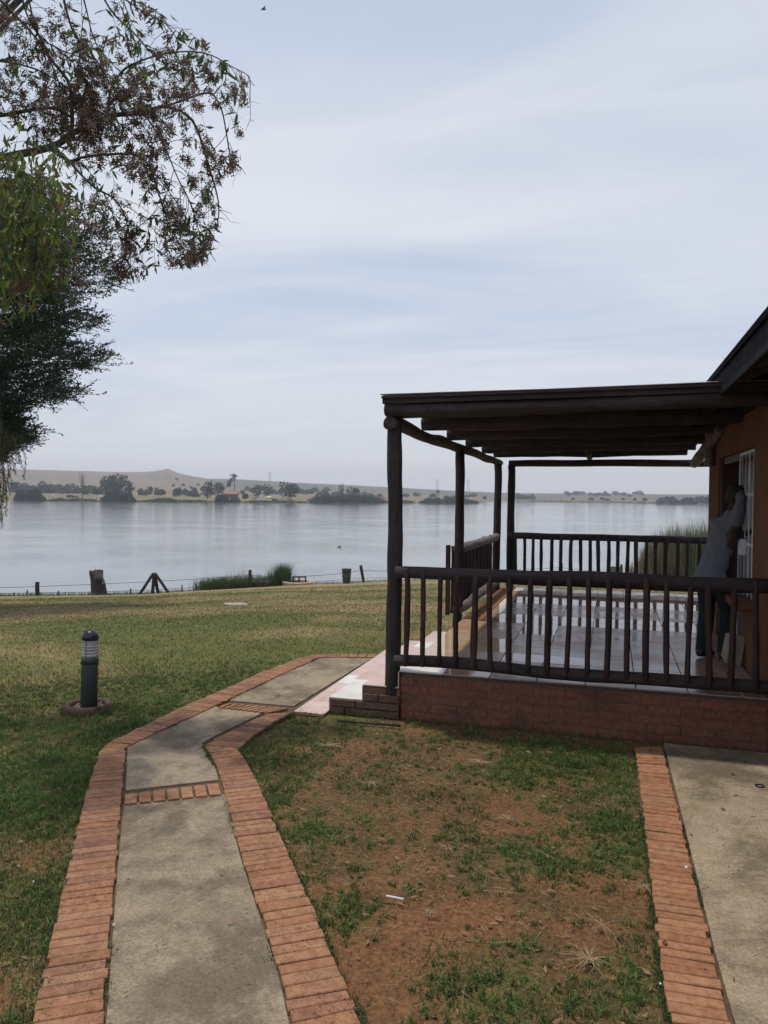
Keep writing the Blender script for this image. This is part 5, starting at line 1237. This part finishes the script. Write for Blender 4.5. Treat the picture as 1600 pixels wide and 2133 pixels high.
# worn bed: short sparse cover and clumped weeds
grassfield('bed_cover',300000,1.9,8.6,(.008,.026),(.002,.0042),lambda x,y,r,s,l,i: np.where(i,np.clip((1-.75*s)*.6*sstep(.28,.6,fbm(x*5,y*5,3))*1.5+l*.5,0,1),0),colr,(.4,1.1),1)
grassfield('left_bed_cover',90000,1.9,6.0,(.010,.034),(.0022,.0045),lambda x,y,r,s,l,i: np.where(i,0,(1-s)*.8),colr,(.4,1.1),1)
def tufts(name,n,rng,green=True):
    x,y,r=pts(n,1.95,8.4,pw=1); k=free(x,y); x,y,r=x[k],y[k],r[k]; soil,lush,inf=masks(x,y)
    p=np.where(inf,.22+.6*lush-.18*soil-.08*(x<-.7),.30+.6*lush-.3*soil)*np.where(fbm(x*2.2,y*2.2,3)>.46,1.2,.6); k=RNG.random(len(x))<p; x,y=x[k],y[k]; m=len(x); 
    PX=[];PY=[];H=[];S_=[]
    per=20; rx=RNG.normal(size=(m,per)); ry=RNG.normal(size=(m,per)); s=RNG.uniform(.010,.045,(m,1))*RNG.uniform(.3,1,(m,1))
    X=(x[:,None]+rx*s*.7).ravel(); Y=(y[:,None]+ry*s*.7).ravel(); hh=(s*RNG.uniform(.6,1.5,(m,per))*1.25).ravel(); kk=free(X,Y)|(RNG.random(len(X))<.25); X,Y,hh=X[kk],Y[kk],hh[kk]; tone=np.repeat(RNG.uniform(.75,1.3,(m,1)),per,1).ravel()[kk]
    n=len(X); c=jit((.105,.17,.045),n,.28)*tone[:,None]; blades(np.stack([X,Y,height(X,Y)-.01+.0],1),hh+.008,rnd(n,.0032,.0065),rnd(n,.3,1.15),c,name,GRASSV,None,kind='stuff'); return m
print('tufts',tufts('weed_tufts',26000,None))
# weeds along the joints of the path
def jointweeds():
    P=[]
    for A in (LO,LI,RI,RO,SR,SL):
        for i in range(520):
            k=random.randrange(len(A)-1); t=random.random(); q=A[k].lerp(A[k+1],t)
            if mnoise.noise(Vector((q.x*2.1,q.y*2.1,7)))<(.12 if A in (LI,RI,SR) else -.1): continue
            for _ in range(7): P.append((q.x+random.gauss(0,.011),q.y+random.gauss(0,.011),.012))
    P=np.array(P); n=len(P); blades(P,rnd(n,.008,.035),rnd(n,.002,.005),rnd(n,.4,1.2),jit((.07,.11,.035),n,.4),'joint_weeds',GRASSV,None,kind='stuff')
jointweeds()
# straw, fallen leaves and crumbs of soil
def straw(n,name,L,base,wd):
    x,y,r=pts(n,1.9,8.5,pw=1); k=free(x,y)|(RNG.random(n)<.05); x,y=x[k],y[k]; n=len(x); a=rnd(n,0,6.28); D=np.stack([np.cos(a),np.sin(a),rnd(n,-.05,.18)],1); Ln=rnd(n,*L)
    z=height(x,y)+.006; z=np.where(free(x,y),z,.034); leafquads(np.stack([x,y,z],1),D,Ln,np.maximum(Ln*wd,.003),jit(base,n,.3),name,GRASSV,None,fold=.15,kind='stuff')
straw(14000,'dry_straw',(.02,.09),(.33,.24,.14),.04); straw(2600,'leaf_litter',(.02,.06),(.30,.19,.10),.3); straw(16000,'leaf_crumbs',(.008,.02),(.20,.13,.08),.5)
def clumpstraw(px,py,n,L,lab,seed,w=.0016):
    c=onz(px,py,.015); t=MB(); rs=random.Random(seed)
    for i in range(n):
        a=rs.uniform(0,6.28); l=L*rs.uniform(.4,1); q=Vector((c.x,c.y,.02)); P=[q]
        for k in range(4): a+=rs.gauss(0,.25); q=q+Vector((math.cos(a)*l/4,math.sin(a)*l/4,(.009,.002,-.004,-.006)[k])); P.append(q)
        t.tube(P,[w,w*.9,w*.7,w*.5,w*.3],4)
    t.build('dry_grass_clump',STRAW,None,label=lab,cat='dry grass')
clumpstraw(1228,2000,40,.14,'largest sprawling clump of dry straw, near the brick strip at the bottom',3,.0017)
clumpstraw(770,1634,14,.10,'whitish dry twig cluster in the upper left of the worn bed',4,.0025)
clumpstraw(893,1906,12,.06,'small dry straw tuft below the white stick',5,.002)
clumpstraw(1255,1930,12,.14,'thin dry straw strands just above the largest straw clump',6,.0018)
clumpstraw(1345,1850,16,.10,'dry straw wisps against the left edge of the brick strip',7,.0018)
clumpstraw(1060,1710,18,.11,'dry straw wisps in the middle of the worn bed',8,.0018)
clumpstraw(935,1770,14,.10,'dry straw wisps left of the middle of the worn bed',9,.0018)
clumpstraw(1000,1590,20,.16,'dry straw wisps near the plinth in the middle of the worn bed',10,.0022)
clumpstraw(680,1555,24,.16,'pale dry grass near the inner bend of the brick path',11,.002)
WST=simple('white_plastic',(.66,.66,.64),(.74,.74,.72),5,.4,0)
a,c=onz(805,1866,.02),onz(841,1873,.02); b=MB(); b.tube([a,c],.0042,6); b.build('white_stick',WST,None,label='short white plastic stick lying in the worn bed',cat='stick')
for k,(px,py,lab) in enumerate(((1430,1808,'white pebble at the edge of the brick strip'),(1376,2050,'tiny white pebble at the lower left edge of the brick strip'),(70,1837,'small white pebble in the grass left of the path'),(237,1927,'white speck of stone on the joint left of the concrete path'))):
    c=onz(px,py,.03); b=MB(); s=.010 if k==0 else .006; b.lathe([(s*.4,-s*.4),(s,0),(s*.7,s*.7),(s*.2,s)],c,n=7); b.build('pebble',WST,None,True,label=lab,cat='pebble')
c=onz(1583,1637,.034); b=MB(); b.tube([(c.x+.026*math.cos(t*.449),c.y+.026*math.sin(t*.449),.034) for t in range(15)],.005,6); b.build('rubber_ring',BLACK,None,True,label='small dark ring lying on the concrete at the right edge',cat='ring')
DL=simple('brown_dead_leaf',(.10,.045,.02),(.17,.08,.04),30,.8,.3)
for px,py,s,lab in ((1527,1612,.03,'dark curled dead leaf on the concrete, farthest from the ring'),(1506,1685,.028,'flat brown dead leaf on the concrete below the others'),(1442,1655,.015,'small reddish leaf on the concrete near the brick strip'),(1586,1617,.014,'small brown leaf just above the dark ring'),(1385,1965,.035,'dark reddish leaf lying on the lower brick strip'),(1430,1640,.012,'tiny reddish leaf fragment at the left side of the right concrete')):
    c=onz(px,py,.038); b=MB(); V=[];n=6; rz=random.uniform(0,6)
    for i in range(n+1):
        t=i/n-.5; w=.3*math.cos(t*math.pi)+.02
        for q in(-1,0,1): V.append((c.x+s*(t*math.cos(rz)-q*w*math.sin(rz)),c.y+s*(t*math.sin(rz)+q*w*math.cos(rz)),.035+s*(.18*abs(q)+.25*t*t)))
    b.add(V,[(i*3+k2,i*3+k2+1,i*3+k2+4,i*3+k2+3) for i in range(n) for k2 in range(2)]); b.build('dead_leaf',DL,None,label=lab,cat='leaf')
# dark pipe lying against the foot of the plinth
b=MB(); b.tube([onz(702,1502,.02),onz(760,1506,.02),onz(835,1512,.02)],.008,6); b.build('thin_pipe',BLACK,None,True,label='thin dark pipe lying on the ground in front of the steps',cat='pipe')

# grass growing up round the foot of the planter ring and the edges of the steps
def ringgrass():
    P=[]
    for i in range(620):
        a=random.uniform(0,6.283); r=.205+abs(random.gauss(0,.018)); P.append((bp.x+r*math.cos(a),bp.y+r*math.sin(a),-.005))
    for i in range(700):
        x=random.uniform(-2.62,1.1); 
        if mnoise.noise(Vector((x*2.3,1,1)))>-.15: P.append((x,6.26+random.gauss(0,.02)-(.13 if x<-2.33 else 0),-.005))
    P=np.array(P); n=len(P); blades(P,rnd(n,.03,.085),rnd(n,.003,.006),rnd(n,.2,.9),jit((.09,.135,.04),n,.35),'edge_grass',GRASSV,None,kind='stuff')
ringgrass()
# grit washed onto the concrete
def grit():
    b=MB(); rs=random.Random(4)
    for i in range(1500):
        x,y,r=pts(1,1.9,8.0,pw=1); x=float(x[0]); y=float(y[0])
        A=np.array([x]);B=np.array([y])
        if not (inpoly(A,B,PATHP)[0] or inpoly(A,B,WALKP)[0]): continue
        s=rs.uniform(.0015,.0045); z=.031
        b.add([(x-s,y-s*.6,z),(x+s,y-s*.5,z),(x+s*.3,y+s,z),(x,y,z+s)],[(0,1,3),(1,2,3),(2,0,3)])
    b.build('grit',simple('grit',(.07,.045,.03),(.17,.12,.08),40,.9,0),None,kind='stuff')
grit()
